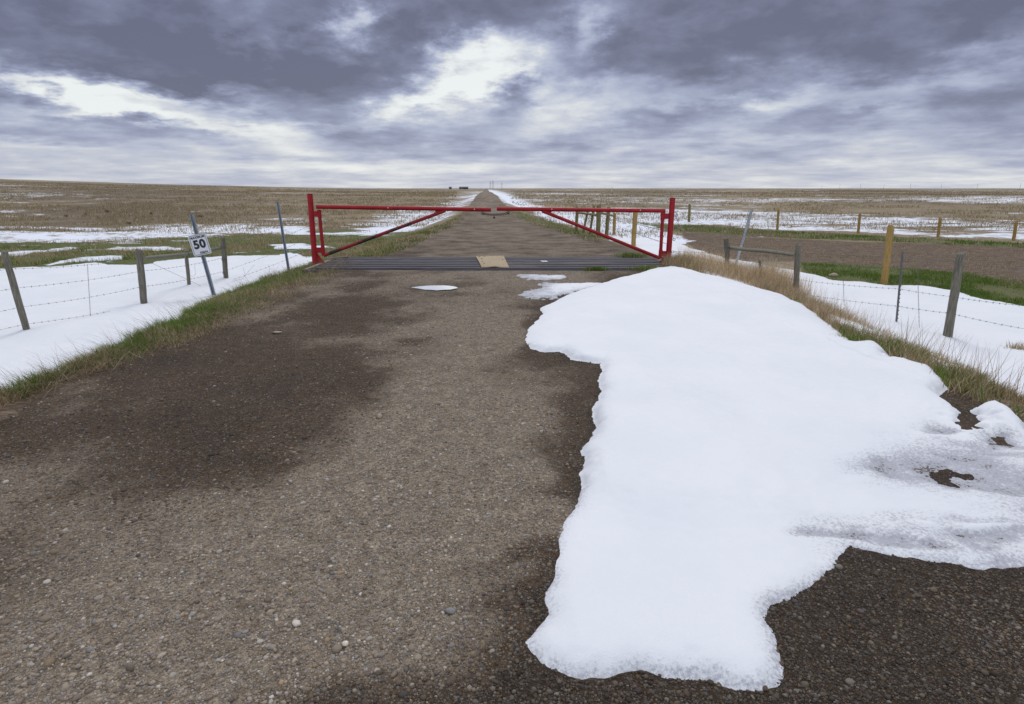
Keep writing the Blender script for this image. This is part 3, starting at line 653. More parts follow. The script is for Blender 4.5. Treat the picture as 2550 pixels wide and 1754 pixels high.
# ------------------------------------------------------------------ grasses
GREEN = np.array([(.125, .215, .032), (.165, .250, .045), (.21, .265, .070), (.085, .145, .026)])
TAN = np.array([(.46, .34, .20), (.56, .43, .27), (.36, .26, .15), (.64, .53, .37), (.28, .20, .12)])
def blades(name, x, y, h, col, width, lean, segs=3, z=None, kind='stuff', parent=None, curl=.5, lean_dir=None):
    n = len(x); z = terr(x, y)-.01 if z is None else z
    th = rng.uniform(0, 2*np.pi, n); lx, ly = np.cos(th)*lean*rng.random(n), np.sin(th)*lean*rng.random(n)
    if lean_dir is not None: lx = lx+lean_dir[0]*rng.uniform(.4, 1.3, n); ly = ly+lean_dir[1]*rng.uniform(.4, 1.3, n)
    ph = rng.uniform(0, np.pi, n); wx, wy = np.cos(ph)*width, np.sin(ph)*width
    V = []
    for k in range(segs+1):
        t = k/segs; bend = t*(1-curl)+t*t*curl
        px, py = x+lx*h*bend, y+ly*h*bend; pz = z+h*t*np.sqrt(np.clip(1-.35*t*t*(lx*lx+ly*ly), .15, 1))
        wd = (1-t)**.7
        if k < segs:
            V.append(np.stack([px-wx*wd, py-wy*wd, pz], -1)); V.append(np.stack([px+wx*wd, py+wy*wd, pz], -1))
        else: V.append(np.stack([px, py, pz], -1))
    V = np.stack(V, 1); k = 2*segs+1; base = (np.arange(n)*k)[:, None, None]
    tri = []
    for q in range(segs-1): a = 2*q; tri += [(a, a+1, a+3), (a, a+3, a+2)]
    a = 2*(segs-1); tri.append((a, a+1, a+2))
    F = (np.array(tri)[None]+base).reshape(-1, 3)
    C = np.repeat(col, k, axis=0)
    o = mesh_np(name, V.reshape(-1, 3), F, M['blades'], parent, smooth=False, attrs={'Col': C}); return tag(o, kind=kind)
def gcol(n, p_tan, pal_g=GREEN, pal_t=TAN):
    k = rng.random(n) < p_tan
    c = np.where(k[:, None], pal_t[rng.integers(0, len(pal_t), n)], pal_g[rng.integers(0, len(pal_g), n)])
    return c*rng.uniform(.75, 1.2, (n, 1))
# left verge: outline between gravel and snow
VL_in = [(-300, 1020), (0, 925), (150, 866), (300, 822), (400, 792), (500, 745), (600, 700), (700, 655), (770, 622), (790, 606)]
VL_out = [(-300, 1005), (0, 905), (160, 852), (240, 808), (340, 760), (420, 722), (495, 675), (600, 630), (700, 602), (760, 592)]
def strip(inn, outw, n):
    a = np.array([tuple(gp(*p)[:2]) for p in inn]); b_ = np.array([tuple(gp(*p)[:2]) for p in outw])
    ta = np.linspace(0, 1, len(a)); tb_ = np.linspace(0, 1, len(b_))
    La = np.concatenate([[0], np.cumsum(np.hypot(*np.diff(a, axis=0).T))]); Lb = np.concatenate([[0], np.cumsum(np.hypot(*np.diff(b_, axis=0).T))])
    t = rng.random(n); s = rng.random(n)
    A = np.stack([np.interp(t, La/La[-1], a[:, k]) for k in (0, 1)], -1); B = np.stack([np.interp(t, Lb/Lb[-1], b_[:, k]) for k in (0, 1)], -1)
    P_ = A*(1-s[:, None])+B*s[:, None]; return P_[:, 0], P_[:, 1], s, t
x, y, s, t = strip(VL_in, VL_out, 64000)
cl = fbm(x/.28, y/.28, 101, 3); far = ss(2.2, 5, y); k = (rng.random(len(x)) < .35+.65*far) & ((cl > -.22) | (s > .55)) & (rng.random(len(x)) < .25+s*1.5)
x, y, s, cl = x[k], y[k], s[k], cl[k]; n = len(x)
pt = np.clip(.12+.9*fbm(x/.5, y/.5, 103, 3)+.40*(s < .18)+.7*(y < 4.5)+.25*(y > 9)*(y < 11), .03, .95)
blades('verge_grass', x, y, rng.uniform(.05, .15, n)*(1+.7*cl)*np.clip(.45+s, .4, 1.1), gcol(n, 0)*0+np.where((rng.random(n) < pt)[:, None], TAN[rng.integers(0, 5, n)], GREEN[rng.integers(0, 4, n)])*rng.uniform(.75, 1.2, (n, 1)), .0032, 1.2, lean_dir=(-.25, .1))
# flattened straw along the gravel side
x, y, s, t = strip(VL_in, VL_out, 5200); k = s < .45; x, y = x[k]+rng.normal(0.06, .07, k.sum()), y[k]; n = len(x)
blades('verge_straw', x, y, rng.uniform(.08, .28, n), TAN[rng.integers(0, 5, n)]*rng.uniform(.3, .75, (n, 1)), .0024, 3.2, z=np.maximum(terr(x, y), road_z(x, y))+.012, curl=.1)
# long stems leaning out over the left snow
def stems(name, centres, per, hmin, hmax, ld, lean=.5, wd=.0022, pal=TAN, spread=.12, dark=.8):
    xs_, ys_ = [], []
    for c_ in centres:
        p = gp(*c_); m_ = per; xs_.append(p.x+rng.normal(0, spread, m_)); ys_.append(p.y+rng.normal(0, spread*1.4, m_))
    x, y = np.concatenate(xs_), np.concatenate(ys_); n = len(x)
    return blades(name, x, y, rng.uniform(hmin, hmax, n), pal[rng.integers(0, len(pal), n)]*rng.uniform(.5, 1.05, (n, 1))*dark, wd, lean, segs=4, lean_dir=ld, curl=.35)
stems('dry_stems', [(220, 830), (290, 790), (330, 775), (400, 735), (440, 715), (470, 700), (180, 850), (90, 885), (30, 900), (560, 655), (620, 632), (680, 610), (480, 690), (360, 750), (640, 622), (530, 668)], 34, .14, .38, (-1.2, .2), .6, .0016, dark=.75)
# right verge
VR_in = [(1500, 610), (1560, 617), (1650, 640), (1760, 675), (1850, 715), (1920, 770), (2000, 800), (2060, 830), (2130, 868), (2180, 905), (2320, 948), (2600, 1060)]
VR_out = [(1520, 603), (1580, 600), (1680, 628), (1790, 668), (1860, 700), (1960, 745), (2030, 775), (2090, 800), (2160, 832), (2230, 868), (2320, 908), (2600, 1010)]
x, y, s, t = strip(VR_in, VR_out, 42000); cl = fbm(x/.3, y/.3, 111, 3)
k = (cl > -.30) & (rng.random(len(x)) < .2+ss(2.5, 6, y)); x, y, s, cl = x[k], y[k], s[k], cl[k]; n = len(x)
x = x+rng.normal(0, .05, n)
pt = np.clip(1.02-.38*(s < .45)*(y < 7)+.7*fbm(x/.5, y/.5, 113, 3)-.15*(y < 5.5), .25, 1.)
blades('verge_grass', x, y, rng.uniform(.04, .145, n)*(1+.9*cl)*(1+.9*ss(7, 10, y)), np.where((rng.random(n) < pt)[:, None], TAN[rng.integers(0, 5, n)], GREEN[rng.integers(0, 4, n)])*rng.uniform(.7, 1.15, (n, 1)), .0034, 1.0, lean_dir=(.1, .0))
stems('dry_stems', [(1740, 660), (1780, 675), (1810, 690), (1850, 705), (1900, 735), (1950, 755), (1985, 775), (2040, 795), (2090, 812), (1830, 695), (1870, 715), (2150, 845), (2230, 880), (2300, 905)], 42, .18, .50, (.15, 0), .55, .0024, spread=.2, dark=1.1)
stems('dry_stems', [(1570, 605), (1590, 606), (1615, 612), (1650, 630), (1665, 634), (1690, 645), (1720, 650), (1745, 655), (1770, 665), (1790, 672), (1636, 622), (1755, 640), (1700, 640)], 520, .20, .56, (.0, 0), .55, .0032, spread=.18, dark=1.55)
# pale dead weed bundle behind the brace, right
stems('dead_weed_stems', [(1728, 622), (1735, 620), (1742, 620)], 130, .25, .6, (0, 0), 1.4, .0035, pal=np.array([(.55, .47, .34), (.62, .53, .40)]), spread=.16, dark=1.)
# clumps on the patch edge and by the guard
def clump(c_, n, hmin, hmax, sp, ptan, name='grass_tuft', label=None, sy=1.):
    p = gp(*c_); x = p.x+rng.normal(0, sp, n); y = p.y+rng.normal(0, sp*sy, n)
    z = np.maximum(terr(x, y), road_z(x, y)*(lat(x, y) < 0)+terr(x, y)*(lat(x, y) >= 0))+.0
    o = blades(name, x, y, rng.uniform(hmin, hmax, n), gcol(n, ptan), .004, .9, z=z, kind=None)
    return tag(o, label, 'grass tuft')
clump((1430, 586), 1100, .07, .17, .17, .15, label='green grass tuft behind the right end of the cattle guard', sy=.6)
clump((1483, 612), 1300, .05, .12, .24, .15, label='green grass tuft at the foot of the right red gate post', sy=.4)
clump((1348, 613), 900, .05, .10, .10, .1, label='small green grass tuft at the front edge of the cattle guard', sy=.25)
clump((1938, 783), 1100, .05, .13, .08, .25, label='green grass tuft poking out at the snow patch edge')
clump((815, 588), 900, .05, .14, .22, .3, label='grass tuft behind the left end of the cattle guard', sy=.6)
clump((2312, 797), 260, .05, .16, .08, .9, label='dry brown tuft in the snow at the right edge of the picture')
# field grass standing behind the verges
def field(poly, n, h0, h1, ptan, wd, name='field_grass'):
    wp = np.array(wpoly(poly)); r = np.hypot(wp[:, 0], wp[:, 1]); u = wp[:, 0]/wp[:, 1]
    ly0, ly1 = math.log(wp[:, 1].min()), math.log(wp[:, 1].max())
    Y = np.exp(rng.uniform(ly0, ly1, n*3)); X = rng.uniform(u.min(), u.max(), n*3)*Y
    k = sdf(wp, X, Y) > 0; X, Y = X[k][:n], Y[k][:n]
    q = np.clip(.5+1.4*fbm(X/.8, Y/.8, 121, 3), .0, 1) > rng.random(len(X)); X, Y = X[q], Y[q]
    if len(X) == 0: return
    n = len(X); pp = np.clip(ptan+.9*fbm(X/1.5, Y/1.5, 123, 3), 0, 1)
    kk = cover(X, Y)[:, 0] < .45
    X, Y, pp = X[kk], Y[kk], pp[kk]; n = len(X)
    c_ = np.where((rng.random(n) < pp)[:, None], TAN[rng.integers(0, 5, n)], GREEN[rng.integers(0, 4, n)])*rng.uniform(.7, 1.1, (n, 1))
    blades(name, X, Y, rng.uniform(h0, h1, n), c_, wd, 1., lean_dir=(-.2, 0))
field([(-150, 552), (100, 560), (260, 565), (430, 560), (640, 545), (780, 530), (880, 540), (830, 580), (730, 598), (640, 570), (520, 580), (380, 588), (200, 596), (0, 606), (-150, 610)], 42000, .06, .20, .58, .006)
field([(-150, 516), (300, 520), (560, 512), (700, 516), (640, 545), (300, 556), (-150, 548)], 16000, .06, .20, .72, .009)
field([(1088, 448), (1060, 476), (1003, 508), (940, 530), (850, 552), (770, 596), (850, 588), (930, 562), (1045, 505), (1082, 466)], 30000, .04, .12, .45, .009)
field([(1112, 442), (1160, 470), (1240, 500), (1400, 548), (1350, 552), (1230, 515), (1150, 485), (1118, 458)], 16000, .04, .12, .45, .009)
field([(1815, 598), (2020, 608), (2180, 620), (2450, 655), (2450, 722), (2320, 700), (2180, 682), (2090, 660), (1900, 640), (1830, 622)], 30000, .04, .12, .10, .005)
field([(1548, 510), (1760, 525), (1950, 535), (2400, 556), (2400, 566), (1950, 546), (1760, 538), (1548, 524)], 16000, .06, .16, .25, .012)
field([(1290, 492), (1560, 506), (1760, 520), (2400, 550), (2400, 530), (1760, 498), (1300, 482)], 5000, .10, .28, .9, .010)
field([(1560, 545), (1640, 560), (1800, 572), (2300, 600), (2300, 640), (1820, 590), (1660, 600)], 9000, .02, .07, .95, .007)
field([(1560, 530), (1760, 542), (1950, 550), (2320, 568), (2320, 600), (1800, 572), (1640, 560)], 5000, .02, .07, .95, .009)

def clumps(n, u0, u1, y0, y1, seed, thr):
    Y = np.exp(rng.uniform(math.log(y0), math.log(y1), n)); X = rng.uniform(u0, u1, n)*Y
    k = (lat(X, Y) > 1.5) & (fbm(X/(Y*.12), np.log(Y)*9, seed, 4)+.5*fbm(X/3., Y/3., seed+3, 3) > thr) & (cover(X, Y)[:, 2] < .3); X, Y = X[k], Y[k]; n = len(X)
    m_ = 4; X = np.repeat(X, m_)+rng.normal(0, 1, n*m_)*.0035*np.repeat(Y, m_); Y = np.repeat(Y, m_)+rng.normal(0, .3, n*m_); n = len(X)
    pal = np.array([(.38, .30, .19), (.31, .245, .155), (.50, .41, .27), (.24, .19, .125), (.32, .28, .15)])
    blades('prairie_tufts', X, Y, rng.uniform(.10, .30, n)*np.interp(Y, [20, 60, 300], [.7, 1, 1.8]), pal[rng.integers(0, 5, n)]*rng.uniform(.7, 1.15, (n, 1)), .00040*Y, 1.1, segs=2)
clumps(26000, -.95, -.09, 30, 420, 141, -.15)
clumps(20000, .0, .95, 26, 420, 151, .0)
# ------------------------------------------------------------------ red gate
GYD = 13.3
def A(xd, yd, y=GYD): return at_depth(xd, yd, y)
def lerp(a, b, t): return a+(b-a)*t
for side, post_px, rail_px, up_px, diag_px, hinges, label in (
        ('l', ((714, 598), (702, 440)), ((717, 469), (1112, 475.5)), ((722.5, 472), (733, 580)), ((734, 579), (1008, 478)), ((708, 485), (713, 567)), 'left'),
        ('r', ((1513, 599), (1524, 449)), ((1126, 473.5), (1507, 478)), ((1502, 480), (1496, 586)), ((1495, 585), (1228, 478)), ((1523, 490), (1514, 575)), 'right')):
    pb, ptp = A(*post_px[0]), A(*post_px[1]); pb.z -= .0
    q = thing('gate_post', 'upright round red steel post hinged to the %s gate arm' % label, 'gate post', loc=(pb.x, pb.y, pb.z))
    d_ = (ptp-pb).normalized()
    MB().tube([pb-d_*.35, pb, lerp(pb, ptp, .5), ptp-d_*.004, ptp], [.059, .059, .059, .059, .055], 24).build('post_tube', M['red'], q)
    MB().tube([ptp-d_*.002, ptp+d_*.006], .061, 24).build('cap', M['red'], q)
    sgn = 1 if side == 'l' else -1
    # gusset at the foot
    g = MB(); b0 = pb+Vector((sgn*.05, 0, .0)); b_ = len(g.v)
    tri = [b0+Vector((0, 0, .26)), b0+Vector((sgn*.20, 0, -.03)), b0+Vector((0, 0, -.03))]
    for dy in (-.006, .006): g.v += [p+Vector((0, dy, 0)) for p in tri]
    g.f += [(0, 1, 2), (5, 4, 3), (0, 3, 4, 1), (1, 4, 5, 2), (2, 5, 3, 0)]; g.build('gusset', M['red'], q, smooth=False)
    for hp in ((702, 485), (707, 512), (710, 538), (713, 563)) if side == 'l' else ((1529, 489), (1527, 516), (1524, 543), (1521, 571)):
        c_ = A(*hp); c_.x -= sgn*.03
        MB().ring(c_, (0, 1, .3), .024, .006).build('eye_bolt', M['dark_steel'], q)
    arm = thing('pipe_gate', 'red pipe gate arm on the %s with a %s diagonal brace' % (label, 'dark worn' if side == 'l' else 'clean red'), 'gate', loc=tuple(A(*rail_px[0]) if side == 'l' else A(*rail_px[1])))
    r0, r1 = A(*rail_px[0]), A(*rail_px[1])
    MB().tube([r0, lerp(r0, r1, .3), lerp(r0, r1, .7), r1], .0425, 20).build('top_rail', M['red'], arm)
    e = r1 if side == 'l' else r0; dd = (r1-r0).normalized()*(1 if side == 'l' else -1)
    MB().tube([e+dd*.001, e+dd*.004], .0385, 20).build('end_cap', M['dark_steel'], arm)
    u0, u1 = A(*up_px[0]), A(*up_px[1]); u0.z -= .03
    MB().tube([u0, u1], .036, 18).build('hinge_upright', M['red'], arm)
    d0, d1 = A(*diag_px[0]), A(*diag_px[1])
    MB().tube([d0, d1], .036, 18).build('diagonal_brace', M['red_worn'] if side == 'l' else M['red'], arm)
    # weld plate where brace meets rail
    g = MB(); dv = (d0-d1).normalized()
    P3 = [d1+Vector((0, 0, .03))-Vector((sgn*-.12, 0, 0)), d1+Vector((-sgn*.22, 0, .02)), d1+dv*.20-Vector((0, 0, .0))]
    for dy in (-.010, .010): g.v += [p+Vector((0, dy, 0)) for p in P3]
    g.f += [(0, 1, 2), (5, 4, 3), (0, 3, 4, 1), (1, 4, 5, 2), (2, 5, 3, 0)]; g.build('weld_plate', M['red'], arm, smooth=False)
    for k, (hx, hy) in enumerate(hinges):
        c0 = A(hx, hy); t_ = (c0.z-u1.z)/(u0.z-u1.z); cu_ = lerp(u1, u0, t_)
        ps = lerp(pb, ptp, (c0.z-pb.z)/(ptp.z-pb.z))
        mid_ = (cu_+ps)/2
        hg = MB().box(mid_, (abs(cu_.x-ps.x)-.06, .05, .115)).build('hinge', M['red'], arm, bevel=.006, smooth=False)
        MB().tube([cu_+Vector((0, 0, -.085)), cu_+Vector((0, 0, .085))], .043, 18).build('hinge_sleeve', M['red'], hg)
    for xr in ((880, 1075, 1194 and 1098) if side == 'l' else (1374, 1593/1.0 if False else 1550)):
        pass
    refl = ((880, 471.8, 0), (1075, 475, 0)) if side == 'l' else ((1250, 475, 0), (1450, 477.5, 0))
    for xx, yy, _ in refl:
        c_ = A(xx, yy, GYD-.0425) if False else None
        t_ = (A(xx, yy).x-r0.x)/(r1.x-r0.x); c_ = lerp(r0, r1, t_)+Vector((0, -.042, .008))
        MB().tube([c_, c_+Vector((0, -.004, 0))], .012, 12).build('reflector', M['reflector'], arm)
# chain and padlock
ca, cb = A(1093, 484, GYD-.01), A(1152, 483, GYD-.01); mid_ = A(1122, 490, GYD)
ch = thing('gate_chain', 'dark sagging steel chain and padlock joining the two red gate arms', 'chain', loc=tuple(mid_))
nlk = 17; cm = MB()
for k in range(nlk):
    t_ = (k+.5)/nlk; p = lerp(ca, cb, t_); p.z -= .032*(1-(2*t_-1)**2)
    cm.ring(p, (.2, 1, .2) if k % 2 else (.2, .2, 1), .021, .0068, 12, 6, 1.)
cm.build('chain_links', M['dark_steel'], ch)
MB().ring(ca+Vector((0, 0, .0)), (.3, 1, .0), .03, .006).build('end_ring', M['dark_steel'], ch); MB().ring(cb+Vector((0, 0, .02)), (1, .3, 0), .048, .0065).build('end_ring', M['dark_steel'], ch)
lk = lerp(ca, cb, .45)+Vector((0, -.01, -.092))
plk = MB().box(lk, (.042, .02, .038)).build('padlock', M['dark_steel'], ch, bevel=.005, smooth=False)
MB().ring(lk+Vector((0, 0, .026)), (0, 1, 0), .014, .004).build('shackle', M['dark_steel'], plk)

# ------------------------------------------------------------------ cattle guard
cg = thing('cattle_guard', 'dark steel cattle guard of long rails set across the gravel road', 'cattle guard', loc=(-.4, 13.26, 0))
nrail = 7
for k in range(nrail):
    y = GY0+.06+k*(GY1-GY0-.12)/(nrail-1)
    g = MB(); x0, x1 = GX0+.03+.02*random.random()+ (GY1-y)*.05, GX1-.03
    hw = .112; npt = 14
    pts = []
    for q in range(npt+1):
        xx = x0+(x1-x0)*q/npt; pts.append((xx, y+.004*math.sin(q*1.3+k), .030-.006*math.sin(math.pi*q/npt)+random.uniform(-.0015, .0015)))
    sec = [(-hw, -.07), (-hw, -.004), (-hw+.015, .012), (hw-.02, .010), (hw, -.002), (hw, -.07)]
    for p in pts: g.v += [Vector((p[0], p[1]+a, p[2]+b_)) for a, b_ in sec]
    for q in range(npt):
        for r_ in range(5): a = q*6+r_; g.f.append((a, a+1, a+7, a+6))
    g.f += [tuple(range(6)), tuple(npt*6+i for i in range(6))[::-1]]
    g.build('rail', M['guard_rail'], cg)
for xx in np.linspace(GX0+.4, GX1-.4, 6): MB().box((xx, (GY0+GY1)/2, -.11), (.09, GY1-GY0, .12)).build('cross_beam', M['dark_steel'], cg)
for yy in (GY0-.085, GY1+.085): MB().box(((GX0+GX1)/2, yy, -.13), (GX1-GX0+.2, .13, .27)).build('sill', M['guard_rail' if yy < 13 else 'dark_steel'], cg, bevel=.008, smooth=False)
for xx in (GX0-.06, GX1+.06): MB().box((xx, (GY0+GY1)/2, -.10), (.10, GY1-GY0+.1, .24)).build('end_sill', M['sill_concrete'], cg, bevel=.008, smooth=False)
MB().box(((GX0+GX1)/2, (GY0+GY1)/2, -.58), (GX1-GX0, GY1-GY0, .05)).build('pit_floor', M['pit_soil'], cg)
for xs_, ang_ in ((-1, .5), (1, -.5)):
    bx = GX0+.08 if xs_ < 0 else GX1-.05
    MB().box((bx, GY1-.25, .05), (.5, .07, .03), (Vector((math.cos(ang_), math.sin(ang_), .06)), Vector((-math.sin(ang_), math.cos(ang_), 0)), Vector((0, 0, 1)))).build('end_bar', M['sill_concrete'], cg)
# tan plywood sheet over the rails
pl4 = [at_depth(1078, 586, 14.28), at_depth(1141, 586.5, 14.28), at_depth(1154, 611, 12.30), at_depth(1091, 612, 12.30)]
g = MB(); nx_, ny_ = 8, 12
for top in (1, 0):
    for a in range(ny_+1):
        for b_ in range(nx_+1):
            s_, t_ = a/ny_, b_/nx_; p = lerp(lerp(pl4[0], pl4[1], t_), lerp(pl4[3], pl4[2], t_), s_)
            zz = .055+.010*math.sin(s_*3+t_*2)+(.020*max(0, s_-.8)*5*math.exp(-((t_-.45)/.2)**2)); g.v.append(Vector((p.x, p.y-(.03 if s_ == 1 and t_ < .5 else 0), zz-(0 if top else .015))))
N_ = (nx_+1)*(ny_+1)
for a in range(ny_):
    for b_ in range(nx_):
        i_ = a*(nx_+1)+b_; g.f.append((i_, i_+1, i_+nx_+2, i_+nx_+1)); g.f.append((N_+i_, N_+i_+nx_+1, N_+i_+nx_+2, N_+i_+1))
for a in range(ny_):
    for b_ in (0, nx_): i_ = a*(nx_+1)+b_; g.f.append((i_, i_+nx_+1, N_+i_+nx_+1, N_+i_))
for b_ in range(nx_):
    for a in (0, ny_): i_ = a*(nx_+1)+b_; g.f.append((i_, i_+1, N_+i_+1, N_+i_))
pc = (pl4[0]+pl4[2])/2; pc.z = .04
sh_ = thing('plywood_sheet', 'tan board lying over the middle of the cattle guard rails', 'board', loc=tuple(pc))
g.build('sheet', M['plywood'], sh_)
for s_, t_ in ((.07, .12), (.07, .3), (.35, .15), (.6, .12), (.75, .15), (.35, .9)):
    p = lerp(lerp(pl4[0], pl4[1], t_), lerp(pl4[3], pl4[2], t_), s_); p.z = .055+.010*math.sin(s_*3+t_*2)
    MB().tube([p, p+Vector((0, 0, .008))], .018, 8).build('bolt', M['dark_steel'], sh_)
pp = gp(1233, 597.5); pp.z = .047
tag(MB().box(pp, (.135, .26, .012), (Vector((1, .0, 0)), Vector((-.12, 1, 0)).normalized(), Vector((0, 0, 1)))).build('tin_plate', M['tin'], None, bevel=.003, smooth=False), 'small pale metal plate on the rails right of the tan board', 'plate')

# ------------------------------------------------------------------ posts and fences
def post_geo(pb, ptp, r0, r1, n=14, wob=.05, below=.3, ragged=0.):
    d_ = (ptp-pb).normalized(); pts = [pb-d_*below]; rs = [r0]
    for k in range(8): t_ = k/7; pts.append(lerp(pb, ptp, t_)+Vector((random.uniform(-.004, .004), random.uniform(-.004, .004), 0))); rs.append(r0+(r1-r0)*t_)
    pts.append(ptp+d_*.012); rs.append(r1*.82)
    g = MB().tube(pts, rs, n, True, wob)
    if ragged:
        for v in g.v[-n:]: v += d_*random.uniform(-ragged, ragged)
    return g
def upost(pb, ptp, w=.06, below=.3):
    """steel U channel post"""
    d_ = (ptp-pb).normalized(); X = Vector((1, 0, 0)); X = (X-d_*X.dot(d_)).normalized(); Y = d_.cross(X)
    sec = [(-w*.62, .012), (-w*.36, .012), (-w*.24, -.02), (w*.24, -.02), (w*.36, .012), (w*.62, .012), (w*.62, .006), (w*.38, .006), (w*.27, -.027), (-w*.27, -.027), (-w*.38, .006), (-w*.62, .006)]
    g = MB(); N = len(sec)
    for p in (pb-d_*below, pb, ptp): g.v += [p+X*a+Y*(-b_) for a, b_ in sec]
    for k in range(2):
        for q in range(N): g.f.append((k*N+q, k*N+(q+1) % N, (k+1)*N+(q+1) % N, (k+1)*N+q))
    g.f += [tuple(range(N))[::-1], tuple(2*N+i for i in range(N))]
    return g
def pxpost(bx, by, tx, ty):
    pb = gp(bx, by); return pb, at_depth(tx, ty, pb.y)
def barbed(pts, r=.0018, step=.125, sag=.0, barbs=True, sides=5):
    g = MB(); L = 0; P_ = []
    for a, b_ in zip(pts, pts[1:]):
        n = max(3, int((b_-a).length/.35))
        for k in range(n+(1 if b_ is pts[-1] else 0)):
            t_ = k/n; p = lerp(a, b_, t_); p.z -= sag*4*t_*(1-t_)*(b_-a).length; P_.append(p)
    g.tube(P_, r, sides)
    if barbs:
        acc = random.random()*step
        for a, b_ in zip(P_, P_[1:]):
            l = (b_-a).length; d_ = (b_-a).normalized() if l > 0 else Vector((1, 0, 0))
            while acc < l:
                c_ = a+d_*acc; o1_ = d_.orthogonal().normalized()
                for q in range(2):
                    an = random.uniform(0, 6.28); v = (o1_*math.cos(an)+d_.cross(o1_)*math.sin(an))*.016+d_*random.uniform(-.006, .006)
                    g.tube([c_-v, c_+v], .0016, 4)
                g.tube([c_-d_*.007, c_+d_*.007], .0042, 5)
                acc += step*random.uniform(.85, 1.15)
            acc -= l
    return g
def stay(a, b_):                        # twisted wire stay
    g = MB(); n = 44
    for ph in (0, math.pi):
        g.tube([lerp(a, b_, k/n)+Vector((math.cos(k*1.1+ph)*.0055, math.sin(k*1.1+ph)*.0055, 0)) for k in range(n+1)], .0020, 5)
    return g

# left fence
fl = thing('barbed_wire_fence', 'grey wooden post and barbed wire fence standing in snow on the left', 'fence', loc=tuple(gp(325, 690)))
PA = pxpost(63, 758, 10, 571); PB = pxpost(327, 691, 314, 567); PM = pxpost(429, 649, 421, 570); PC = pxpost(513, 640, 504, 538)
PM = (Vector((PB[0]+(PC[0]-PB[0])*.55)), None); 
dpm = gp(429, 650); PM = (dpm, at_depth(421, 569, dpm.y))
for (pb, ptp), r_ in ((PA, .045), (PB, .060), (PM, .038), (PC, .056)):
    post_geo(pb, ptp, r_, r_*.93, ragged=.008).build('post', M['grey_wood'], fl)
ra = at_depth(325, 585, PB[0].y); rb = at_depth(424, 576, PM[0].y); rc = at_depth(503, 562, PC[0].y)
ra.x += .03
MB().tube([ra, lerp(ra, rb, .5), rb], [.035, .038, .036], 12, True, .05).build('brace_rail', M['rail_wood'], fl)
MB().tube([rb+Vector((.03, 0, 0)), rc], [.036, .034], 12, True, .05).build('brace_rail', M['rail_wood'], fl)
yA, yB, yC = PA[0].y, PB[0].y, PC[0].y
SA = [(22, 610), (35, 653), (48, 696), (58, 735)]; SB = [(316, 588), (318, 615), (321, 650), (325, 689)]; SC = [(506, 556), (508, 584), (510, 614), (512, 639)]; SG = [(699, 482), (702, 512), (704, 538), (706, 564)]
for a, b_, c_, d_ in zip(SA, SB, SC, SG):
    p0 = at_depth(*a, yA-.05); p1 = at_depth(*b_, yB-.06); p2 = at_depth(*c_, yC-.06); p3 = at_depth(*d_, GYD)
    pm1 = p0+(p0-p1)*1.25
    barbed([pm1, p0, p1, p2, p3], sag=.012).build('barbed_wire', M['wire'], fl)
# diagonal brace wire
barbed([at_depth(330, 590, yB-.06), at_depth(470, 655, yC-.5)], barbs=False, r=.003).build('brace_wire', M['wire'], fl)
s1 = at_depth(198, 598, (yA+yB)/2+.1); s2 = at_depth(205, 716, (yA+yB)/2-.05); stay(s1, s2).build('wire_stay', M['wire'], fl)
for a, b_ in (((615, 625), (648, 675)), ((560, 640), (612, 600)), ((500, 660), (470, 620)), ((590, 590), (600, 650))):
    pass
for q in ((SC[0], .3), (SC[1], .2), (SC[2], .25)):
    c_ = at_depth(q[0][0], q[0][1]+3, yC); g = MB()
    for k in range(3): g.ring(c_+Vector((0, 0, -.012*k)), (random.uniform(-.15, .15), random.uniform(-.1, .1), 1), .062, .0026, 16, 5)
    g.build('wire_wrap', M['wire'], fl)
for pth in ([(612, 606), (618, 628), (628, 662), (624, 676)], [(676, 600), (683, 640), (688, 668)], [(540, 655), (575, 650), (610, 632), (640, 600)], [(490, 600), (492, 622), (484, 628), (472, 618)], [(502, 640), (503, 655), (508, 664), (540, 660)]):
    px_ = [(p[0]*.9+ .0, p[1]) for p in pth]
    pts = [at_depth(p[0], min(p[1], 640)-0, 13.6) for p in px_]
    MB().tube(pts, .0022, 5).build('loose_wire', M['wire'], fl)

# steel marker posts
q0 = pxpost(655, 615, 629, 457)
o = upost(*q0, .058).build('steel_post', M['galvanised'], None, smooth=False)
tag(o, 'thin leaning grey steel post standing left of the red gate', 'metal post')
q0 = pxpost(1663, 614, 1704, 474)
wp_ = thing('steel_post', 'leaning pale steel post wrapped in barbed wire right of the gate', 'metal post', loc=tuple(q0[0]))
MB().tube([q0[0]-(q0[1]-q0[0]).normalized()*.3, q0[0], q0[1]], .034, 14).build('post_tube', M['galvanised_light'], wp_)
d_ = (q0[1]-q0[0]); g = MB(); pts = []
for k in range(200):
    t_ = .42+.58*k/199; p = q0[0]+d_*t_; pts.append(p+Vector((math.cos(k*.75)*.042-.012*math.sin(k*.05), math.sin(k*.75)*.042, 0)))
g.tube(pts, .0032, 5)
for k in range(0, 200, 5): g.tube([pts[k]-Vector((.02, .012, .006)), pts[k]+Vector((.02, -.012, .008))], .0024, 4)
pts = [q0[1]+Vector((-.03, -.03, -.0)), q0[1]+Vector((-.085, -.02, .01)), q0[1]+Vector((-.09, 0, -.10)), q0[1]+Vector((-.12, 0, -.22)), q0[1]+Vector((-.14, 0, -.34))]
g.tube(pts, .004, 5); g.build('wire_wrap', M['wire'], wp_)

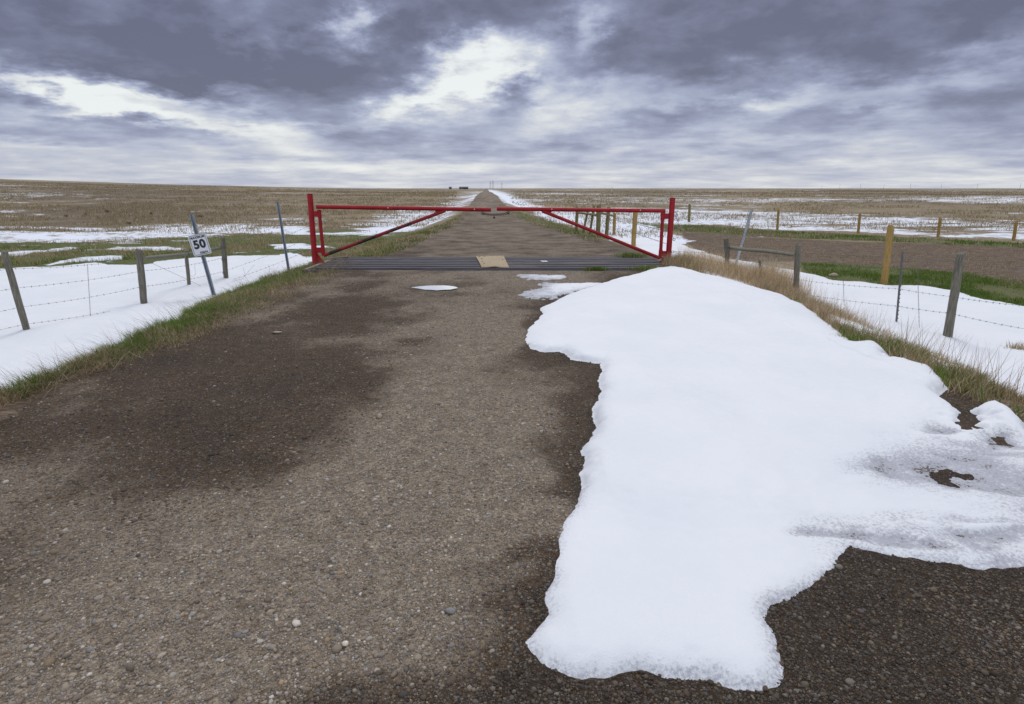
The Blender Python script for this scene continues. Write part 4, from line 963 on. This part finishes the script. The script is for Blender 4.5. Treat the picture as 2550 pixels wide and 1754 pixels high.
# speed sign
sb, st = pxpost(486, 672, 434, 486)
sg = thing('speed_sign', 'leaning white speed sign reading MAXIMUM 50 KM/H on a steel post', 'road sign', loc=tuple(sb))
upost(sb, st, .068).build('post', M['galvanised'], sg, smooth=False)
Zp = (st-sb).normalized(); Xp = (at_depth(510, 529, sb.y)-at_depth(471, 537, sb.y)); Xp.y = .02
corners = [at_depth(427.5, 534.5, sb.y-.05), at_depth(466, 527, sb.y-.05), at_depth(479, 573.5, sb.y-.05), at_depth(438, 583, sb.y-.05)]
Xp = ((corners[1]-corners[0])+(corners[2]-corners[3])).normalized(); Zp = ((corners[0]-corners[3])+(corners[1]-corners[2])).normalized()
Wd = ((corners[1]-corners[0]).length+(corners[2]-corners[3]).length)/2; Hd = ((corners[0]-corners[3]).length+(corners[1]-corners[2]).length)/2
cen = (corners[0]+corners[1]+corners[2]+corners[3])/4; Yp = Zp.cross(Xp).normalized(); Zp = Xp.cross(Yp).normalized(); Xp.normalize()
if Yp.y < 0: Yp = -Yp
def rr_outline(w_, h_, r_, n=6):
    o_ = []
    for cx_, cz_, a0 in ((w_/2-r_, h_/2-r_, 0), (-w_/2+r_, h_/2-r_, 90), (-w_/2+r_, -h_/2+r_, 180), (w_/2-r_, -h_/2+r_, 270)):
        for k in range(n+1): a = R(a0+90*k/n); o_.append((cx_+r_*math.cos(a), cz_+r_*math.sin(a)))
    return o_
def to3(a, b_, y_): return cen+Xp*a+Zp*b_-Yp*y_
def plate(outl, y0_, y1_):
    g = MB(); n = len(outl); g.v = [to3(a, b_, y0_) for a, b_ in outl]+[to3(a, b_, y1_) for a, b_ in outl]
    g.f = [tuple(range(n)), tuple(range(n, 2*n))[::-1]]+[(k, (k+1) % n, n+(k+1) % n, n+k) for k in range(n)]; return g
pn = plate(rr_outline(Wd, Hd, .03), 0, .003).build('sign_panel', M['sign_white'], sg, smooth=False)
oa, ob = rr_outline(Wd*.90, Hd*.93, .025), rr_outline(Wd*.90-.016, Hd*.93-.016, .018); n = len(oa)
g = MB(); g.v = [to3(a, b_, .0042) for a, b_ in oa]+[to3(a, b_, .0042) for a, b_ in ob]; g.f = [(k, (k+1) % n, n+(k+1) % n, n+k) for k in range(n)]
g.build('border', M['sign_black'], pn, smooth=False)
def text(body, size, cx_, cz_, off, wmax, name):
    cu_ = bpy.data.curves.new(name, 'FONT'); cu_.body = body; cu_.size = size; cu_.align_x = 'CENTER'; cu_.align_y = 'CENTER'; cu_.offset = off; cu_.space_character = 1.08
    to = bpy.data.objects.new(name, cu_); COL.objects.link(to); bpy.context.view_layer.update()
    me = bpy.data.meshes.new_from_object(to.evaluated_get(bpy.context.evaluated_depsgraph_get())); bpy.data.objects.remove(to)
    xs_ = [v.co.x for v in me.vertices]; ys_ = [v.co.y for v in me.vertices]; k = wmax/(max(xs_)-min(xs_)); mx, my = (max(xs_)+min(xs_))/2, (max(ys_)+min(ys_))/2
    ky = size*.72/(max(ys_)-min(ys_))
    for v in me.vertices: v.co = to3(cx_+(v.co.x-mx)*k, cz_+(v.co.y-my)*ky, .0046)-sg.location
    me.materials.clear(); me.materials.append(M['sign_black']); o = bpy.data.objects.new(name, me); COL.objects.link(o); o.parent = pn
text('MAXIMUM', Hd*.165, 0, Hd*.355, .003, Wd*.78, 'lettering')
text('50', Hd*.60, 0, Hd*.03, .012, Wd*.68, 'numerals')
text('KM/H', Hd*.15, Wd*.10, -Hd*.375, .003, Wd*.42, 'lettering')
for bz in (.43, -.45):
    c_ = to3(0.01, Hd*bz, .004); MB().tube([c_, c_-Yp*.008], .009, 8).build('bolt', M['galvanised_light'], pn)

# right fence
fr_ = thing('barbed_wire_fence', 'grey wooden post and barbed wire fence on the right with a rough brace rail', 'fence', loc=tuple(gp(1803, 673)))
QD = pxpost(1649, 628, 1646, 541); QE = pxpost(1802, 676, 1809, 556); QF = pxpost(2145, 768, 2177, 576); QT = pxpost(2031, 734, 2046, 570); QS = pxpost(1722, 640, 1722, 592)
QD = (QD[0], QD[1]); 
post_geo(*QD, .058, .055, ragged=.02).build('post', M['grey_wood'], fr_)
post_geo(*QE, .058, .052, ragged=.035).build('post', M['grey_wood'], fr_)
post_geo(*QF, .060, .056, ragged=.01).build('post', M['grey_wood'], fr_)
post_geo(QS[0], QS[1], .035, .03, ragged=.02).build('brace_prop', M['grey_wood'], fr_)
tpo = MB(); tpo.tube([QT[0]-Vector((0, 0, .3)), QT[0], QT[1]], .0135, 4).tube([QT[0]+Vector((0, .02, -.3)), QT[0]+Vector((0, .02, 0)), QT[1]+Vector((0, .02, 0))], .010, 4)
for k in range(16): c_ = lerp(QT[0], QT[1], .08+.9*k/16); tpo.box(c_+Vector((0, -.015, 0)), (.02, .012, .02))
tpo.build('steel_t_post', M['wire'], fr_, smooth=False)
yD, yE, yF, yT = QD[0].y, QE[0].y, QF[0].y, QT[0].y
a, b_ = at_depth(1655, 561, yD), at_depth(1801, 578, yE); MB().tube([a, lerp(a, b_, .25)+Vector((0, 0, -.01)), lerp(a, b_, .6)+Vector((0, 0, .012)), b_], [.046, .040, .044, .038], 12, True, .08).build('brace_rail', M['rail_wood'], fr_)
def strand(pp_, barbs=True, r=.0018, name='barbed_wire', sag=.008):
    pts = [at_depth(x_, y_, d_) for x_, y_, d_ in pp_]; barbed(pts, sag=sag, barbs=barbs, r=r).build(name, M['wire'], fr_)
o_ = .06
strand([(1644, 575, yD-o_), (1809, 604, yE-o_), (2037, 606, yT-o_), (2170, 612, yF-o_)], False, .0022, 'smooth_wire', .002)
strand([(1526, 571, GYD), (1648, 598, yD-o_), (1806, 634, yE-o_), (2037, 655, yT-o_), (2160, 673, yF-o_), (2330, 694, yF-1.5)])
strand([(1648, 612, yD-o_), (1803, 664, yE-o_), (2033, 694, yT-o_), (2152, 710, yF-o_), (2335, 748, yF-1.4)])
strand([(1812, 572, yE-o_), (2045, 583, yT-o_), (2172, 594, yF-o_), (2330, 612, yF-1.5)])
strand([(1526, 570, GYD), (1648, 571, yD-o_)], True, .0018)
strand([(1531, 516, GYD), (1560, 532, GYD+.2), (1605, 546, GYD+.5)], True, .003, 'loose_wire', .0)
strand([(1531, 490, GYD), (1537, 502, GYD), (1538, 512, GYD), (1533, 505, GYD), (1541, 492, GYD)], True, .004, 'loose_wire', .0)
for (xa, ya, xb, yb) in ((1910, 618, 1913, 705), (2079, 606, 2083, 752), (2100/1.0, 0, 0, 0)):
    if ya: dd_ = (yE*.55+yT*.45) if xa < 2000 else (yT*.5+yF*.5); stay(at_depth(xa, ya, dd_), at_depth(xb, yb, dd_)).build('wire_stay', M['wire'], fr_)
for yy in (551, 560):
    c_ = at_depth(1646, yy, yD); g = MB()
    for k in range(3): g.ring(c_+Vector((0, 0, -.012*k)), (random.uniform(-.15, .15), .05, 1), .064, .003, 16, 5)
    g.build('wire_wrap', M['wire'], fr_)

# yellow post beside the right fence
pb, ptp = pxpost(2002, 648, 2019, 513)
g = post_geo(pb, ptp, .072, .066, 18, .01, ragged=.0)
for q in range(2): pass
tag(g.build('wooden_post', M['yellow_wood'], None), 'thick leaning yellow wooden post in green grass behind the right fence', 'post')
# far yellow fence
ff_ = thing('wire_fence', 'row of thin yellow wooden posts with wires across the snowy right field', 'fence', loc=tuple(gp(1762, 521)))
PF = []
for bx, by, tx, ty in ((1561, 503, 1562.5, 464), (1761, 521, 1764, 475), (1944, 529, 1948.5, 484), (2125, 538, 2130.5, 494), (2296, 546, 2303, 503)):
    pb, ptp = pxpost(bx, by, tx, ty); post_geo(pb, ptp, .065 if by > 510 else .085, .062 if by > 510 else .08, 10, .02).build('post', M['yellow_wood' if by > 510 else 'olive_wood'], ff_); PF.append((pb, ptp))
nxt = (PF[-1][0]*2-PF[-2][0], PF[-1][1]*2-PF[-2][1])
for t_ in (.25, .5, .72, .93):
    barbed([lerp(a, b_, t_)+Vector((0, -.07, 0)) for a, b_ in PF+[nxt]], barbs=False, r=.003, sides=4).build('wire', M['wire'], ff_)
# fence corner seen through the gate
fc = thing('timber_fence_corner', 'cluster of olive and yellow fence posts with rails seen through the right gate arm', 'fence', loc=tuple(gp(1356, 538)))
CP = []
for bx, by, tx, ty, r_, mt in ((1306, 526, 1307.5, 469, .075, 'olive_wood'), (1321, 529, 1332, 478, .055, 'olive_wood'), (1336, 533, 1346, 466, .060, 'olive_wood'), (1355, 537, 1357, 466, .105, 'olive_wood'),
                               (1374, 534, 1379, 470, .085, 'olive_wood'), (1391, 532, 1393, 484, .070, 'yellow_wood'), (1435, 557, 1440, 474, .090, 'yellow_wood')):
    pb, ptp = pxpost(bx, by, tx, ty); post_geo(pb, ptp, r_, r_*.95, 12, .03).build('post', M[mt], fc); CP.append((pb, ptp))
def railp(a, b_, ia, ib): MB().tube([at_depth(*a, CP[ia][0].y), at_depth(*b_, CP[ib][0].y)], .05, 8, True, .04).build('rail', M['olive_wood'], fc)
railp((1308, 482), (1356, 488), 0, 3); railp((1358, 482), (1392, 490), 3, 5)
for t_ in (.35, .6): barbed([lerp(*CP[3], t_), lerp(*CP[4], t_), lerp(*CP[6], t_)]+[at_depth(1510, 478+115*(1-t_), 14.)], barbs=True, r=.0022).build('barbed_wire', M['wire'], fc)

# ------------------------------------------------------------------ small things
def rock(c_, r_, sq, mt, label, cat='rock'):
    p = gp(*c_); V = np.array(iv2)*np.array(sq)*r_; V = V*(1+.18*(rng.random(V.shape)-.5)*2); o = mesh_np('rock', V, if2, M[mt]); o.location = p+Vector((0, 0, r_*.3)); return tag(o, label, cat)
rock((1888, 627), .09, (1.3, .8, .65), 'stone', 'small tan rock at the edge of the green grass behind the right fence')
rock((1196, 0) if False else (628, 755), .035, (1.5, .8, .35), 'stone', 'pale flat stone lying on the brown gravel near the left verge')
rock((783, 1460), .012, (1.1, .9, .8), 'reflector', 'white pebble standing out on the gravel in the lower middle')
# dark bushes dotted over the left field
bush_pts = [(195, 487), (243, 482), (150, 492), (293, 508), (343, 487), (452, 493)]
BM = MB()
for k in range(70):
    an, e_ = random.uniform(0, 6.28), random.uniform(.2, 1.4); L_ = random.uniform(.3, .6)
    tip = Vector((math.cos(an)*math.cos(e_)*1.2, math.sin(an)*math.cos(e_), math.sin(e_)))*L_; BM.tube([(0, 0, -.05), tip*.55, tip], [.012, .009, .004], 3)
    for q in range(3):
        s_ = tip*random.uniform(.4, .95); BM.tube([s_, s_+Vector((random.uniform(-.12, .12), random.uniform(-.12, .12), random.uniform(0, .12)))], .010, 3)
b0 = BM.build('bush', M['bush_twigs'], None)
for k, p in enumerate(bush_pts):
    o = b0 if k == 0 else b0.copy()
    if k: COL.objects.link(o)
    o.location = gp(*p); o.scale = (.30+.12*((k*7) % 4), .35, .26+.10*((k*5) % 3)); o.rotation_euler.z = k*1.3
    tag(o, 'small dark leafless bush dotted on the dry brown left field', 'bush', 'small dark bushes on the left field')

def gp_far(xd, dist):
    d = dirpix(xd, 440); k = dist/math.hypot(d[0], d[1]); x_, y_ = d[0]*k, d[1]*k; return Vector((x_, y_, float(terr(x_, y_))))
def building(xd, dist, wd, dp, hh, roof, label, name):
    p = gp_far(xd, dist); bz = thing(name, label, 'building', loc=tuple(p))
    MB().box(p+Vector((0, 0, hh/2)), (wd, dp, hh)).build('wall', M['farm_wall'], bz, smooth=False)
    g = MB(); z0 = hh-.05
    for sx in (-1, 1): g.v += [p+Vector((sx*(wd/2+.4), -dp/2-.4, z0)), p+Vector((sx*(wd/2+.4), dp/2+.4, z0)), p+Vector((sx*(wd/2+.4), 0, z0+roof))]
    g.f = [(0, 3, 5, 2), (1, 2, 5, 4), (0, 2, 1), (3, 4, 5), (0, 1, 4, 3)]; g.build('roof', M['farm_roof'], bz, smooth=False)
    MB().box(p+Vector((wd*.2, -dp/2-.03, 1.1)), (2.4, .1, 2.2)).build('door', M['dark_steel'], bz, smooth=False)
    MB().box(p+Vector((-wd*.2, -dp/2-.03, 1.5)), (1.4, .1, .9)).build('window', M['tin'], bz, smooth=False)
building(1051, 900, 12.5, 6, 2.6, 1.1, 'long low dark farm shed on the horizon left of the road', 'farm_shed')
building(1020.5, 1000, 4.0, 4, 2.6, 1.5, 'tiny dark hut on the horizon left of the long low shed', 'hut')
# power poles along the right horizon
def upole(h_):
    g = MB().tube([(0, 0, -1), (0, 0, h_)], [.20, .15], 6); g.box((0, 0, h_-.8), (2.6, .18, .18)); return g
up0 = upole(11.).build('utility_pole', M['bush_twigs'], None)
for k, xd in enumerate((1900.5, 1947, 2000, 2060, 2130, 2211, 2308, 1860, 1370, 1345)):
    o = up0 if k == 0 else up0.copy()
    if k: COL.objects.link(o)
    o.location = gp_far(xd, 1900-60*k if k < 7 else 2200); tag(o, 'tiny faint power pole with a crossarm standing on the right horizon', 'utility pole', 'power poles along the right horizon')
def pylon():
    g = MB(); H = 34
    def L(z): return 3.2*(1-z/H)+.5
    for sx in (-1, 1):
        for sy in (-1, 1): g.tube([(sx*L(0), sy*L(0), -1), (sx*.5, sy*.5, H)], .28, 4)
    for k in range(6):
        z0, z1 = H*k/6, H*(k+1)/6
        for sx in (-1, 1): g.tube([(sx*L(z0), -L(z0), z0), (-sx*L(z1), -L(z1), z1)], .18, 4)
    for z_, w_ in ((H*.66, 7), (H*.82, 5.5)): g.box((0, 0, z_), (w_*2, .5, .6))
    return g
pz = pylon().build('pylon', M['galvanised'], None, smooth=False)
for k, (xd, ds) in enumerate(((1117, 2700), (1111, 3100), (1137, 3600))):
    o = pz if k == 0 else pz.copy()
    if k: COL.objects.link(o)
    o.location = gp_far(xd, ds); tag(o, ['nearest and tallest grey lattice pylon just right of the vanishing road', 'lattice pylon closest to where the road vanishes', 'faint lattice pylon farthest right of the vanishing road'][k], 'pylon')
p = gp_far(1386, 260); p.z = float(terr(p.x, p.y))
mk = thing('marker_post', 'slim white marker post far out in the field above the right gate arm', 'marker post', loc=tuple(p))
MB().tube([p-Vector((0, 0, .3)), p+Vector((0, 0, 1.9))], .09, 6).build('pole', M['sign_white'], mk); MB().box(p+Vector((0, -.1, 2.0)), (.3, .04, .4)).build('marker_plate', M['sign_white'], mk, smooth=False)
